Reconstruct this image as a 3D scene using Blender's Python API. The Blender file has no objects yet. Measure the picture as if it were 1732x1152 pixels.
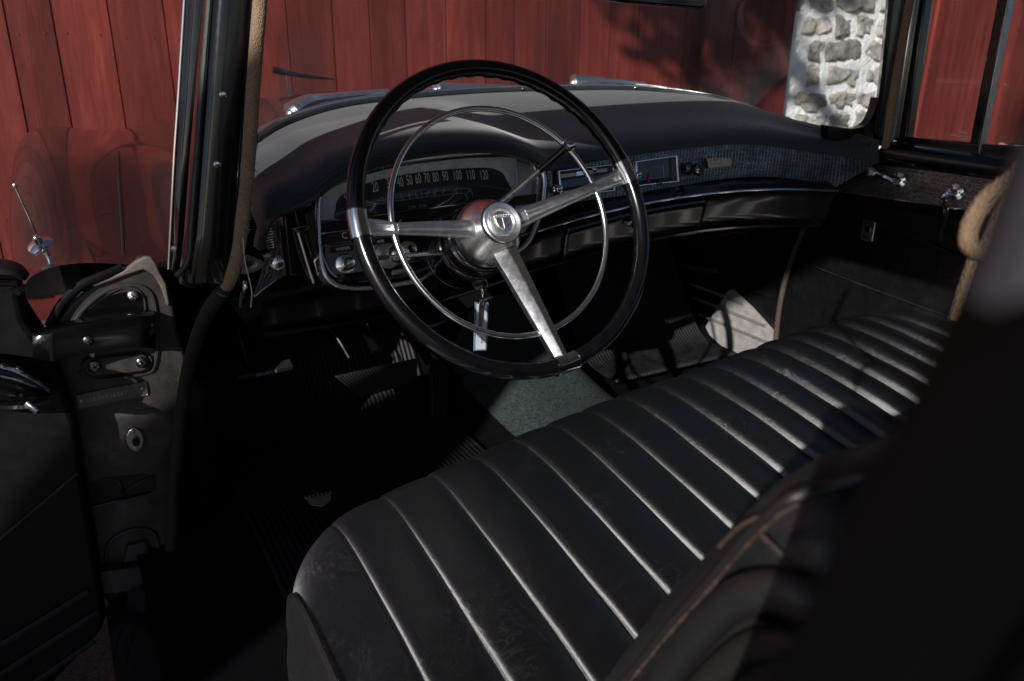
import bpy, bmesh, math, random
from mathutils import Vector, Matrix, noise
random.seed(7)
R = math.radians
scn = bpy.context.scene
col = scn.collection

# ------------------------------------------------------------------ camera
CAM = Vector((-0.9366, -0.9431, 1.1734))
MW = Matrix(((0.86938, -0.16514, 0.46574), (-0.49404, -0.30985, 0.81235), (0.01016, -0.93634, -0.35096)))
FPX = 28 / 36 * 1732
cam_d = bpy.data.cameras.new('camera')
cam = bpy.data.objects.new('camera', cam_d)
col.objects.link(cam)
cam_d.sensor_width = 36
cam_d.lens = 28
cam_d.clip_start = 0.02
cam_d.clip_end = 500
rot = Matrix((MW.col[0], -MW.col[1], -MW.col[2])).transposed()
cam.matrix_world = Matrix.Translation(CAM) @ rot.to_4x4()
cam_d.dof.use_dof = True
cam_d.dof.focus_distance = 1.22
cam_d.dof.aperture_fstop = 7.1
scn.camera = cam


def ray(px, py):
    return MW @ Vector(((px - 866) / FPX, (py - 576) / FPX, 1))


def at(px, py, X=None, Y=None, Z=None):
    """the point of a known plane of the car that the photo shows at (px, py)"""
    r = ray(px, py)
    if X is not None: t = (X - CAM.x) / r.x
    elif Y is not None: t = (Y - CAM.y) / r.y
    else: t = (Z - CAM.z) / r.z
    return CAM + r * t


def onplane(px, py, P, N):
    r = ray(px, py)
    return CAM + r * ((P - CAM).dot(N) / r.dot(N))


def V(*a): return Vector(a)


def lerp(a, b, t): return a + (b - a) * t


def interp(x, tab):
    if x <= tab[0][0]: return tab[0][1]
    for (a, b), (c, d) in zip(tab, tab[1:]):
        if x <= c: return b + (d - b) * (x - a) / (c - a)
    return tab[-1][1]


def smooth_interp(x, tab):
    n = len(tab)
    if x <= tab[0][0]: return tab[0][1]
    if x >= tab[-1][0]: return tab[-1][1]
    m = [0] * n
    for i in range(1, n - 1):
        d0 = (tab[i][1] - tab[i - 1][1]) / (tab[i][0] - tab[i - 1][0]); d1 = (tab[i + 1][1] - tab[i][1]) / (tab[i + 1][0] - tab[i][0])
        m[i] = (d0 + d1) / 2
    m[-1] = (tab[-1][1] - tab[-2][1]) / (tab[-1][0] - tab[-2][0])
    for i in range(n - 1):
        if x <= tab[i + 1][0]:
            h = tab[i + 1][0] - tab[i][0]; t = (x - tab[i][0]) / h
            return (2 * t ** 3 - 3 * t * t + 1) * tab[i][1] + (t ** 3 - 2 * t * t + t) * h * m[i] + (3 * t * t - 2 * t ** 3) * tab[i + 1][1] + (t ** 3 - t * t) * h * m[i + 1]


def sstep(a, b, x):
    t = min(1, max(0, (x - a) / (b - a)))
    return t * t * (3 - 2 * t)


def spl(pts, n=6, closed=False):
    pts = [Vector(p) for p in pts]
    out = []
    m = len(pts)
    rng = range(m) if closed else range(m - 1)
    for i in rng:
        p1, p2 = pts[i], pts[(i + 1) % m]
        p0 = pts[i - 1] if (closed or i > 0) else p1 * 2 - p2
        p3 = pts[(i + 2) % m] if (closed or i + 2 < m) else p2 * 2 - p1
        for k in range(n):
            t = k / n
            out.append(0.5 * ((2 * p1) + (p2 - p0) * t + (2 * p0 - 5 * p1 + 4 * p2 - p3) * t * t + (3 * p1 - p0 - 3 * p2 + p3) * t ** 3))
    if not closed: out.append(pts[-1].copy())
    return out


def resample(pts, n):
    L = [0]
    for a, b in zip(pts, pts[1:]): L.append(L[-1] + (b - a).length)
    out = []
    j = 0
    for i in range(n):
        d = L[-1] * i / (n - 1)
        while j < len(L) - 2 and L[j + 1] < d: j += 1
        t = (d - L[j]) / max(1e-9, L[j + 1] - L[j])
        out.append(pts[j].lerp(pts[j + 1], t))
    return out


# ------------------------------------------------------------------ mesh builder
class MB:
    def __init__(s):
        s.v = []; s.f = []; s.uv = {}; s.mi = []; s.cur = 0

    def add(s, vs, fs, uvs=None):
        o = len(s.v)
        s.v += [tuple(x) for x in vs]
        for f in fs:
            s.f.append([i + o for i in f]); s.mi.append(s.cur)
        if uvs:
            for i, u in enumerate(uvs): s.uv[o + i] = u
        return s

    def grid(s, rows, uv=False, flip=False, closed=False):
        n = len(rows[0]); vs = [p for r in rows for p in r]; fs = []
        for i in range(len(rows) - 1):
            for j in range(n if closed else n - 1):
                a, b = i * n + j, i * n + (j + 1) % n
                q = [a, b, b + n, a + n]
                fs.append(q[::-1] if flip else q)
        uvs = None
        if uv:
            uvs = []
            for i, r in enumerate(rows):
                u = 0
                for j, p in enumerate(r):
                    if j: u += (Vector(r[j]) - Vector(r[j - 1])).length
                    w = 0
                    for k in range(i): w += (Vector(rows[k + 1][j]) - Vector(rows[k][j])).length
                    uvs.append((u, w))
        return s.add(vs, fs, uvs)

    def tube(s, path, r, n=8, closed=False, caps=True, sx=1.0, up=None):
        path = [Vector(p) for p in path]
        m = len(path)
        rad = r if callable(r) else (lambda t: r)
        rows = []; nor = None
        for i, p in enumerate(path):
            if closed: t = path[(i + 1) % m] - path[i - 1]
            else: t = path[min(i + 1, m - 1)] - path[max(i - 1, 0)]
            t.normalize()
            if up is not None: nor = Vector(up) - t * Vector(up).dot(t)
            elif nor is None:
                a = Vector((0, 0, 1)) if abs(t.z) < .9 else Vector((1, 0, 0))
                nor = a - t * a.dot(t)
            else: nor = nor - t * nor.dot(t)
            nor.normalize()
            b = t.cross(nor)
            rr = rad(i / max(1, m - 1))
            rows.append([p + nor * (math.cos(2 * math.pi * k / n) * rr) + b * (math.sin(2 * math.pi * k / n) * rr * sx) for k in range(n)])
        if closed: rows.append(rows[0])
        o = len(s.v)
        s.grid(rows, closed=True)
        if caps and not closed:
            s.add(rows[0], [list(range(n))[::-1]])
            s.add(rows[-1], [list(range(n))])
        return s

    def box(s, c, hx, hy, hz, ax=None):
        c = Vector(c)
        if ax is None: ax = (V(1, 0, 0), V(0, 1, 0), V(0, 0, 1))
        X, Y, Z = [Vector(a) for a in ax]
        vs = [c + X * (hx * i) + Y * (hy * j) + Z * (hz * k) for i in (-1, 1) for j in (-1, 1) for k in (-1, 1)]
        return s.add(vs, [(0, 1, 3, 2), (4, 6, 7, 5), (0, 4, 5, 1), (2, 3, 7, 6), (0, 2, 6, 4), (1, 5, 7, 3)])

    def prism(s, poly, d):
        poly = [Vector(p) for p in poly]; d = Vector(d); n = len(poly)
        vs = poly + [p + d for p in poly]
        fs = [list(range(n))[::-1], list(range(n, 2 * n))]
        for i in range(n): fs.append([i, (i + 1) % n, n + (i + 1) % n, n + i])
        return s.add(vs, fs)

    def sheet(s, poly):
        return s.add(poly, [list(range(len(poly)))])

    def lathe(s, c, axis, prof, n=24, cap=True, up=None):
        c = Vector(c); a = Vector(axis).normalized()
        u = Vector(up) if up is not None else (V(0, 0, 1) if abs(a.z) < .9 else V(1, 0, 0))
        u = (u - a * u.dot(a)).normalized(); w = a.cross(u)
        rows = [[c + a * h + (u * math.cos(2 * math.pi * k / n) + w * math.sin(2 * math.pi * k / n)) * r for k in range(n)] for r, h in prof]
        s.grid(rows, closed=True)
        if cap:
            if prof[0][0] > 1e-5: s.add(rows[0], [list(range(n))[::-1]])
            if prof[-1][0] > 1e-5: s.add(rows[-1], [list(range(n))])
        return s

    def text(s, txt, o, xd, yd, h, sx=1.0, depth=0.0003, align='CENTER'):
        cu = bpy.data.curves.new('t', 'FONT')
        cu.body = txt; cu.size = 1; cu.align_x = align; cu.align_y = 'CENTER'; cu.resolution_u = 3
        ob = bpy.data.objects.new('t', cu); col.objects.link(ob)
        dg = bpy.context.evaluated_depsgraph_get()
        me = bpy.data.meshes.new_from_object(ob.evaluated_get(dg))
        xd = Vector(xd).normalized(); yd = Vector(yd).normalized(); k = h / .72
        vs = [Vector(o) + xd * (v.co.x * k * sx) + yd * (v.co.y * k) for v in me.vertices]
        s.add(vs, [list(p.vertices) for p in me.polygons])
        bpy.data.objects.remove(ob); bpy.data.curves.remove(cu); bpy.data.meshes.remove(me)
        return s

    def build(s, name, mats, parent=None, smooth=40, bevel=0, solid=0, seg=2, label=None, subsurf=0):
        me = bpy.data.meshes.new(name)
        me.from_pydata(s.v, [], s.f)
        if not isinstance(mats, (list, tuple)): mats = [mats]
        for m in mats: me.materials.append(m)
        for p, i in zip(me.polygons, s.mi): p.material_index = i
        if s.uv:
            l = me.uv_layers.new(name='UVMap')
            for lp in me.loops: l.data[lp.index].uv = s.uv.get(lp.vertex_index, (0, 0))
        me.validate()
        bm = bmesh.new(); bm.from_mesh(me)
        bmesh.ops.remove_doubles(bm, verts=bm.verts, dist=1e-6)
        bmesh.ops.recalc_face_normals(bm, faces=bm.faces)
        bm.to_mesh(me); bm.free()
        if smooth:
            me.shade_smooth()
            if smooth < 180: me.set_sharp_from_angle(angle=R(smooth))
        o = bpy.data.objects.new(name, me); col.objects.link(o)
        if parent is not None: o.parent = parent
        if solid:
            md = o.modifiers.new('s', 'SOLIDIFY'); md.thickness = solid; md.offset = 0
        if bevel:
            md = o.modifiers.new('b', 'BEVEL'); md.width = bevel; md.segments = seg; md.limit_method = 'ANGLE'; md.angle_limit = R(35)
            md.harden_normals = False
        if subsurf:
            md = o.modifiers.new('u', 'SUBSURF'); md.levels = subsurf; md.render_levels = subsurf
        if label: o['label'] = label
        return o


def rrect(w, h, r, n=4):
    pts = []
    for cx, cy, a0 in ((w / 2 - r, h / 2 - r, 0), (-w / 2 + r, h / 2 - r, 90), (-w / 2 + r, -h / 2 + r, 180), (w / 2 - r, -h / 2 + r, 270)):
        for k in range(n + 1):
            a = R(a0 + 90 * k / n); pts.append((cx + r * math.cos(a), cy + r * math.sin(a)))
    return pts


# ------------------------------------------------------------------ materials
class NT:
    def __init__(s, name):
        s.m = bpy.data.materials.new(name); s.m.use_nodes = True
        s.t = s.m.node_tree; s.b = s.t.nodes['Principled BSDF']; s.out = s.t.nodes['Material Output']

    def n(s, typ, **k):
        nd = s.t.nodes.new(typ)
        for a, b in k.items():
            if a.startswith('i_'):
                key = a[2:]; key = int(key) if key.isdigit() else key.replace('_', ' ')
                nd.inputs[key].default_value = b
            else: setattr(nd, a, b)
        return nd

    def l(s, a, b): s.t.links.new(a, b)

    def coord(s, kind='Object', scale=(1, 1, 1), rot=(0, 0, 0)):
        tc = s.n('ShaderNodeTexCoord'); mp = s.n('ShaderNodeMapping')
        mp.inputs['Scale'].default_value = scale; mp.inputs['Rotation'].default_value = rot
        s.l(tc.outputs[kind], mp.inputs['Vector']); return mp.outputs['Vector']

    def noise(s, vec, scale, detail=4, rough=.55, dist=0):
        nd = s.n('ShaderNodeTexNoise'); nd.inputs['Scale'].default_value = scale; nd.inputs['Detail'].default_value = detail
        nd.inputs['Roughness'].default_value = rough; nd.inputs['Distortion'].default_value = dist
        s.l(vec, nd.inputs['Vector']); return nd.outputs['Fac']

    def ramp(s, fac, stops):
        nd = s.n('ShaderNodeValToRGB'); e = nd.color_ramp.elements
        while len(e) < len(stops): e.new(.5)
        for el, (p, c) in zip(e, stops):
            el.position = p; el.color = (*c, 1) if isinstance(c, tuple) else (c, c, c, 1)
        s.l(fac, nd.inputs['Fac']); return nd.outputs['Color']

    def math(s, op, a, b=None, c=None):
        nd = s.n('ShaderNodeMath'); nd.operation = op
        for i, x in enumerate((a, b, c)):
            if x is None: continue
            if isinstance(x, (int, float)): nd.inputs[i].default_value = x
            else: s.l(x, nd.inputs[i])
        return nd.outputs[0]

    def mix(s, fac, a, b, blend='MIX'):
        nd = s.n('ShaderNodeMix'); nd.data_type = 'RGBA'; nd.blend_type = blend
        for sock, x in ((nd.inputs[0], fac), (nd.inputs[6], a), (nd.inputs[7], b)):
            if isinstance(x, (int, float)): sock.default_value = x if sock.type == 'VALUE' else (x, x, x, 1)
            elif isinstance(x, tuple): sock.default_value = (*x, 1)
            else: s.l(x, sock)
        return nd.outputs[2]

    def bump(s, h, strength=.3, dist=.002, normal=None):
        nd = s.n('ShaderNodeBump'); nd.inputs['Strength'].default_value = strength; nd.inputs['Distance'].default_value = dist
        s.l(h, nd.inputs['Height'])
        if normal is not None: s.l(normal, nd.inputs['Normal'])
        return nd.outputs['Normal']

    def set(s, base=None, rough=None, metal=None, spec=None, coat=None, normal=None, sheen=None):
        b = s.b.inputs
        for key, x in (('Base Color', base), ('Roughness', rough), ('Metallic', metal), ('Specular IOR Level', spec), ('Coat Weight', coat), ('Normal', normal), ('Sheen Weight', sheen)):
            if x is None: continue
            if isinstance(x, tuple): b[key].default_value = (*x, 1)
            elif isinstance(x, (int, float)): b[key].default_value = (x, x, x, 1) if key == 'Base Color' else x
            else: s.l(x, b[key])
        return s


def simple(name, base, rough=.5, metal=0, spec=.5, coat=0, nscale=60, nvar=.25, bump=0, bscale=400, bdist=.0005):
    t = NT(name); v = t.coord()
    f = t.noise(v, nscale, 5, .6)
    b = base if isinstance(base, tuple) else (base,) * 3
    c = t.ramp(f, [(.25, tuple(x * (1 - nvar) for x in b)), (.75, tuple(min(1, x * (1 + nvar)) for x in b))])
    r = t.ramp(t.noise(v, nscale * .4, 6, .65), [(.3, max(.01, rough * .75)), (.7, min(1, rough * 1.3))])
    t.set(c, r, metal, spec, coat)
    if bump: t.set(normal=t.bump(t.noise(v, bscale, 3), bump, bdist))
    return t.m


M = {}
# glossy black paint: dust specks and faint swirl
def paint(name, base=.006, dust=.5, rg=.085):
    t = NT(name); v = t.coord()
    sp = t.ramp(t.noise(v, 900, 1), [(.68, 0.0), (.74, 1.0)])
    film = t.ramp(t.noise(v, 7, 5, .7), [(.4, 0.0), (.85, .05 * dust)])
    m = t.math('ADD', film, t.math('MULTIPLY', sp, .12 * dust))
    t.set(t.mix(m, (base, base, base * 1.15), (.30, .28, .26)), t.ramp(t.noise(v, 12, 6, .7), [(.3, rg * .6), (.75, rg * 1.6)]), 0, .5, .6)
    t.b.inputs['Coat Roughness'].default_value = rg * .4
    return t.m
M['paint'] = paint('black_paint')
M['body'] = paint('dusty_body_paint', .006, .5, .13)
M['pillar_highlight'] = simple('highlight_grey', (.085, .085, .10), .5, .6, nscale=50)  # lighter grey that stands in for sunlight on the black pillar
M['satin_black'] = simple('satin_black', (.0016, .0016, .0018), .4, 0, .14, .0, nscale=14)
M['inner_paint'] = paint('black_inner_paint', .003, .05, .2)

def leather(name, base, worn, rough=.42, spec=.5):
    t = NT(name); v = t.coord()
    vo = t.n('ShaderNodeTexVoronoi', feature='DISTANCE_TO_EDGE', i_Scale=420.0); 
    w = t.n('ShaderNodeVectorMath', operation='ADD'); nz = t.n('ShaderNodeTexNoise', i_Scale=90.0)
    t.l(v, nz.inputs['Vector']); sc = t.n('ShaderNodeVectorMath', operation='SCALE'); sc.inputs['Scale'].default_value = .004
    t.l(nz.outputs['Color'], sc.inputs[0]); t.l(v, w.inputs[0]); t.l(sc.outputs[0], w.inputs[1]); t.l(w.outputs[0], vo.inputs['Vector'])
    grain = t.ramp(vo.outputs['Distance'], [(0.0, 0.0), (.25, 1.0)])
    # creases: thin ridged noise lines
    cr = t.noise(v, 22, 6, .62, 1.6)
    crease = t.ramp(t.math('ABSOLUTE', t.math('SUBTRACT', cr, .5)), [(0.0, 1.0), (.013, .0)])
    cmask = t.ramp(t.noise(v, 9, 4), [(.47, 0.0), (.66, 1.0)])
    crease = t.math('MULTIPLY', crease, cmask)
    soft = t.noise(v, 30, 4, .6, .5)
    h = t.math('ADD', t.math('MULTIPLY', grain, .25), t.math('MULTIPLY', soft, .9))
    h = t.math('SUBTRACT', h, t.math('MULTIPLY', crease, .5))
    dust = t.ramp(t.noise(v, 26, 8, .75, .4), [(.52, 0.0), (.95, .10)])
    c = t.mix(dust, base, worn); c = t.mix(t.math('MULTIPLY', crease, .55), c, worn)
    r = t.ramp(t.noise(v, 55, 6, .7), [(.3, rough * .92), (.7, rough * 1.12)])
    t.set(c, r, 0, spec, 0, t.bump(h, .30, .0013))
    return t.m
M['leather'] = leather('black_leather', (.010, .0104, .0115), (.04, .04, .042), .40, 1.0)
def seat_leather():
    m = leather('fluted_seat_leather', (.0046, .0048, .0055), (.050, .050, .053), .45, 1.0)
    b = m.node_tree.nodes['Principled BSDF']; b.inputs['IOR'].default_value = 2.0; b.inputs['Anisotropic'].default_value = .88
    tn = m.node_tree.nodes.new('ShaderNodeTangent'); tn.direction_type = 'RADIAL'; tn.axis = 'X'
    m.node_tree.links.new(tn.outputs[0], b.inputs['Tangent'])
    return m
M['seat'] = seat_leather()
M['worn_leather'] = leather('worn_black_leather', (.014, .012, .012), (.06, .05, .046), .45, .5)
M['vinyl'] = simple('dash_vinyl', (.030, .044, .054), .5, 0, .4, nscale=240, nvar=.16, bump=.5, bscale=700, bdist=.0006)
M['black_vinyl'] = simple('black_vinyl', (.005, .005, .006), .36, 0, .5, nscale=40, bump=.5, bscale=25, bdist=.006)
M['vinyl'].node_tree.nodes['Principled BSDF'].inputs['Sheen Weight'].default_value = .28
M['vinyl'].node_tree.nodes['Principled BSDF'].inputs['Sheen Roughness'].default_value = .45
M['door_vinyl'] = simple('door_vinyl', (.003, .003, .0035), .55, 0, .3)
M['lip'] = simple('dash_lip_vinyl', (.02, .021, .024), .42, 0, .5, nscale=200, bump=.5, bscale=700)
M['rubber'] = simple('black_rubber', (.006, .006, .007), .6, nscale=80, bump=.3)
M['pedal_rubber'] = simple('pedal_rubber', (.013, .013, .0145), .5, nscale=80, nvar=.5)
M['gasket'] = simple('rubber_gasket', (.03, .036, .036), .45, nscale=60, bump=.3)
M['wheel_rim'] = simple('wheel_plastic', (.0032, .0032, .0048), .20, 0, .5, .35, nscale=45, nvar=.5, bump=.12, bscale=55, bdist=.001)

def chrome(name, base=.82, rough=.1, pit=.35):
    t = NT(name); v = t.coord()
    p = t.ramp(t.noise(v, 520, 6, .8), [(.58, 0.0), (.68, 1.0)])
    big = t.ramp(t.noise(v, 28, 4, .6), [(.45, 0.0), (.7, 1.0)])
    p = t.math('MULTIPLY', t.math('MULTIPLY', p, big), pit)
    c = t.mix(p, (base, base, base * 1.01), (.16, .14, .12))
    r = t.math('ADD', t.ramp(t.noise(v, 95, 6, .7), [(.3, rough * .82), (.75, rough * 1.3)]), t.math('MULTIPLY', p, .3))
    t.set(c, r, 1, .5, 0, t.bump(t.noise(v, 120, 5, .7), .08, .0006))
    return t.m
M['chrome'] = chrome('chrome', .92, .13)
M['chrome_worn'] = chrome('pitted_chrome', .95, .24, .6)
M['ring_chrome'] = chrome('ring_chrome', .96, .22, .3)
M['satin_chrome'] = chrome('satin_chrome', .95, .34, .3)
M['dark_chrome'] = chrome('dark_metal', .22, .2, .5)
M['steel'] = simple('dull_steel', (.42, .42, .43), .36, 1, nscale=90)
M['plate'] = simple('etched_plate', (.16, .155, .15), .4, .8, nscale=120)

# engine-turned dash trim: dark grid with bright hatching
def trim():
    t = NT('hatched_trim'); v = t.coord('UV')
    sx = t.n('ShaderNodeSeparateXYZ'); t.l(v, sx.inputs[0])
    wob = t.math('MULTIPLY', t.math('SUBTRACT', t.noise(v, 60, 3), .5), .0022)
    u = t.math('ADD', sx.outputs[0], wob); w = t.math('ADD', sx.outputs[1], wob)
    fu = t.math('FRACT', t.math('DIVIDE', u, .0096)); fw = t.math('FRACT', t.math('DIVIDE', w, .0034))
    lv = t.math('LESS_THAN', fu, .13); lh = t.math('LESS_THAN', fw, .34)
    big = t.math('LESS_THAN', t.math('FRACT', t.math('DIVIDE', w, .0136)), .12)
    patch = t.ramp(t.noise(v, 26, 5, .7), [(.38, 0.0), (.68, 1.0)])
    lh = t.math('MULTIPLY', lh, t.math('MULTIPLY', t.ramp(t.noise(v, 210, 2), [(.42, 0.0), (.6, 1.0)]), t.math('ADD', .25, patch)))
    lv = t.math('MULTIPLY', lv, t.math('ADD', .45, t.math('MULTIPLY', patch, .4)))
    k = t.math('MINIMUM', 1.0, t.math('MAXIMUM', t.math('MAXIMUM', lv, lh), t.math('MULTIPLY', big, .3)))
    k = t.math('MULTIPLY', k, t.ramp(t.noise(v, 11, 4, .7), [(.36, .40), (.60, 1.0)]))
    t.set(t.mix(k, (.055, .054, .053), (1.0, .95, .86)), t.math('SUBTRACT', .36, t.math('MULTIPLY', k, .10)), t.math('ADD', .7, t.math('MULTIPLY', k, .3)), .5, 0, t.bump(k, .35, .0005))
    return t.m
M['trim'] = trim()

def windlace():
    t = NT('woven_windlace'); v = t.coord()
    wv = t.n('ShaderNodeTexVoronoi', i_Scale=520.0); t.l(v, wv.inputs['Vector'])
    k = t.ramp(wv.outputs['Distance'], [(.1, 1.0), (.6, 0.0)])
    f = t.noise(v, 14, 5, .6)
    c = t.mix(t.ramp(f, [(.35, 0.0), (.65, 1.0)]), (.60, .41, .25), (.44, .31, .20))
    t.set(t.mix(k, t.mix(.6, c, (.06, .04, .03)), c), .85, 0, .2, 0, t.bump(k, .9, .0016))
    return t.m
M['windlace'] = windlace()
t = windlace.__call__ if False else None
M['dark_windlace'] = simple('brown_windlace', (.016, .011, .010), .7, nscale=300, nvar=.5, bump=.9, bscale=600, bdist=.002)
M['dark_trimlace'] = simple('dark_windlace', (.008, .007, .007), .5, nscale=200, nvar=.5, bump=.5)

def jamb():
    t = NT('dirty_painted_steel'); v = t.coord()
    f = t.noise(v, 9, 7, .68); g = t.noise(v, 130, 4, .7)
    c = t.ramp(f, [(.30, (.016, .0145, .014)), (.52, (.046, .040, .038)), (.74, (.14, .122, .114))])
    c = t.mix(t.ramp(g, [(.58, 0.0), (.72, .7)]), c, (.016, .010, .008))
    rust = t.ramp(t.noise(v, 26, 5, .7), [(.64, 0.0), (.75, .6)])
    c = t.mix(rust, c, (.10, .035, .02))
    t.set(c, t.ramp(f, [(.3, .28), (.7, .6)]), 0, .5, .0, t.bump(g, .15, .001))
    return t.m
M['jamb'] = jamb()
M['dust'] = simple('dusty_cowl_paint', (.12, .098, .084), .6, nscale=60, nvar=.5, bump=.3)
M['carpet'] = simple('dark_carpet', (.0025, .003, .004), .95, 0, .1, nscale=500, nvar=.5, bump=1, bscale=900, bdist=.004)
M['hump'] = simple('green_carpet', (.052, .070, .070), .95, 0, .1, nscale=130, nvar=.6, bump=1, bscale=420, bdist=.008)
M['mat_rubber'] = simple('mat_rubber', (.003, .0034, .0048), .6, nscale=60, nvar=.4)
M['crest_grey'] = simple('crest_grey', (.20, .21, .22), .6, nscale=90)
M['headliner'] = simple('headliner_cloth', (.42, .40, .37), .9, nscale=80, nvar=.1, bump=.4)
M['shaded_lace'] = simple('shaded_windlace', (.075, .05, .036), .8, nscale=300, nvar=.4, bump=.8, bscale=600, bdist=.002)  # darker copy of the windlace cloth, with shade put into its colour
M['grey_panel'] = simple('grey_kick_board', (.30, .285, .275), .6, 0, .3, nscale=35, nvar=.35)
M['floor_metal'] = simple('brown_board', (.055, .045, .035), .8, nscale=30, nvar=.5)
M['cream'] = simple('cream_plastic', (.55, .50, .40), .35, nscale=200)
M['dial_black'] = simple('dial_black', (.012, .0115, .0115), .45, nscale=120)
M['dial_grey'] = simple('dial_grey', (.8, .8, .79), .4, .1, nscale=60)
M['ink_white'] = simple('numeral_white', (.85, .82, .76), .5, nscale=200, nvar=.1)
M['ink_dim'] = simple('tick_grey', (.40, .40, .40), .5, nscale=200, nvar=.1)
M['red'] = simple('needle_red', (.6, .03, .03), .4)
M['tag_blue'] = simple('tag_blue', (.09, .17, .23), .35, nscale=90)
M['tag_white'] = simple('tag_paper', (.56, .57, .68), .5, nscale=120, nvar=.08)
M['ink_navy'] = simple('ink_navy', (.02, .05, .10), .5)
M['thread'] = simple('loose_thread', (.5, .42, .35), .8)
M['seam_tan'] = simple('cracked_seam', (.052, .032, .024), .75, nscale=260, nvar=.9, bump=.8)
M['wire_red'] = simple('red_wire', (.05, .006, .005), .5)
M['rust'] = simple('rust_edge', (.35, .12, .04), .8)
M['reflector'] = simple('silver_paint', (.5, .5, .5), .35, .7)

def glass(name, tint=(.93, .95, .94), haze=.015, ior=1.45):
    t = NT(name); nt = t.t; v = t.coord()
    tr = t.n('ShaderNodeBsdfTransparent'); tr.inputs[0].default_value = (*tint, 1)
    gl = t.n('ShaderNodeBsdfGlossy'); gl.inputs['Roughness'].default_value = .015
    df = t.n('ShaderNodeBsdfDiffuse'); df.inputs[0].default_value = (.7, .68, .66, 1)
    lw = t.n('ShaderNodeLayerWeight'); lw.inputs['Blend'].default_value = .5
    fr = t.math('ADD', .04, t.math('MULTIPLY', t.math('POWER', lw.outputs['Facing'], 5.0), .42))
    m1 = t.n('ShaderNodeMixShader'); t.l(fr, m1.inputs[0]); t.l(tr.outputs[0], m1.inputs[1]); t.l(gl.outputs[0], m1.inputs[2])
    st = t.ramp(t.noise(v, 6, 6, .7, .6), [(.35, haze * .4), (.75, haze * 2.0)])
    sc = t.ramp(t.noise(t.coord(scale=(3, 3, 90), rot=(0, .6, .3)), 14, 3), [(.70, 0.0), (.78, haze * 1.5)])
    m2 = t.n('ShaderNodeMixShader'); t.l(t.math('ADD', st, sc), m2.inputs[0]); t.l(m1.outputs[0], m2.inputs[1]); t.l(df.outputs[0], m2.inputs[2])
    t.l(m2.outputs[0], t.out.inputs['Surface'])
    return t.m
M['glass'] = glass('window_glass', haze=.012)
M['windscreen'] = glass('windscreen_glass', (.86, .885, .89), .034)
M['lens'] = glass('dial_lens', (.97, .97, .97), .008)
M['clear'] = glass('clear_tag_film', (.95, .95, .95), .01)

def wood(name, a, b, c):
    t = NT(name); v = t.coord(scale=(1, 1, .09))
    gi = t.n('ShaderNodeNewGeometry')
    rnd = gi.outputs['Random Per Island']
    f = t.noise(v, 22, 7, .62, .6); g = t.noise(t.coord(scale=(1, 1, .05)), 160, 5, .6)
    blot = t.noise(t.coord(scale=(1, 1, .45)), 2.6, 5, .6)
    cc = t.ramp(f, [(.28, a), (.52, b), (.74, c)])
    cc = t.mix(t.ramp(blot, [(.35, .5), (.62, 0.0)]), cc, tuple(x * .45 for x in a))
    lift = t.math('ADD', .72, t.math('MULTIPLY', rnd, .55))
    hs = t.n('ShaderNodeHueSaturation'); t.l(lift, hs.inputs['Value']); t.l(cc, hs.inputs['Color'])
    vo = t.n('ShaderNodeTexVoronoi', i_Scale=5.0); t.l(t.coord(scale=(1, 1, .45)), vo.inputs['Vector'])
    knot = t.ramp(vo.outputs['Distance'], [(.03, 1.0), (.075, 0.0)])
    t.set(t.mix(t.math('MULTIPLY', knot, .65), hs.outputs[0], (.03, .008, .006)), .62, 0, .35, 0, t.bump(t.math('ADD', f, t.math('MULTIPLY', g, .5)), .5, .004))
    return t.m
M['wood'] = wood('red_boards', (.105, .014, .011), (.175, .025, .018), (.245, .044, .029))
M['wood_dark'] = wood('dark_and_shaded_boards', (.075, .011, .010), (.115, .018, .014), (.16, .03, .02))  # for backing and nails, and for shade on the narrow door leaf

def stone():
    t = NT('fieldstone'); v = t.coord()
    rnd = t.n('ShaderNodeNewGeometry').outputs['Random Per Island']
    f = t.noise(v, 16, 8, .72); g = t.noise(v, 60, 6, .75)
    c = t.ramp(f, [(.3, (.26, .245, .22)), (.5, (.50, .47, .42)), (.72, (.78, .73, .65))])
    c = t.mix(t.ramp(g, [(.55, 0.0), (.7, .8)]), c, (.055, .05, .045))
    hs = t.n('ShaderNodeHueSaturation'); t.l(t.math('ADD', .55, t.math('MULTIPLY', rnd, .7)), hs.inputs['Value']); t.l(c, hs.inputs['Color'])
    t.set(hs.outputs[0], .9, 0, .2, 0, t.bump(t.math('ADD', f, g), .9, .02))
    return t.m
M['stone'] = stone()
M['mortar'] = simple('lime_mortar', (.93, .91, .86), .9, 0, .2, nscale=14, nvar=.16, bump=1, bscale=22, bdist=.02)
def asphalt():
    t = NT('asphalt'); v = t.coord()
    f = t.noise(v, 160, 4, .7); vo = t.n('ShaderNodeTexVoronoi', i_Scale=170.0); t.l(v, vo.inputs['Vector'])
    c = t.ramp(f, [(.3, (.11, .095, .085)), (.6, (.24, .205, .18)), (.8, (.42, .36, .31))])
    c = t.mix(t.ramp(vo.outputs['Distance'], [(.1, 0.0), (.7, .6)]), c, (.04, .034, .03))
    t.set(c, .9, 0, .3, 0, t.bump(f, .8, .004))
    return t.m
M['asphalt'] = asphalt()


# ------------------------------------------------------------------ top-level things
def empty(name, loc, label, cat, group=None):
    o = bpy.data.objects.new(name, None); col.objects.link(o); o.location = loc
    o.empty_display_size = .1
    o['label'] = label; o['category'] = cat
    if group: o['group'] = group
    return o


def tag(o, label, cat, group=None):
    o['label'] = label; o['category'] = cat; o['kind'] = 'thing'
    if group: o['group'] = group
    return o


car = empty('classic_car', (0, 0, 0), 'black 1950s sedan seen through its open front doorway, chrome steering wheel and fluted bench seat', 'car')

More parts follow.
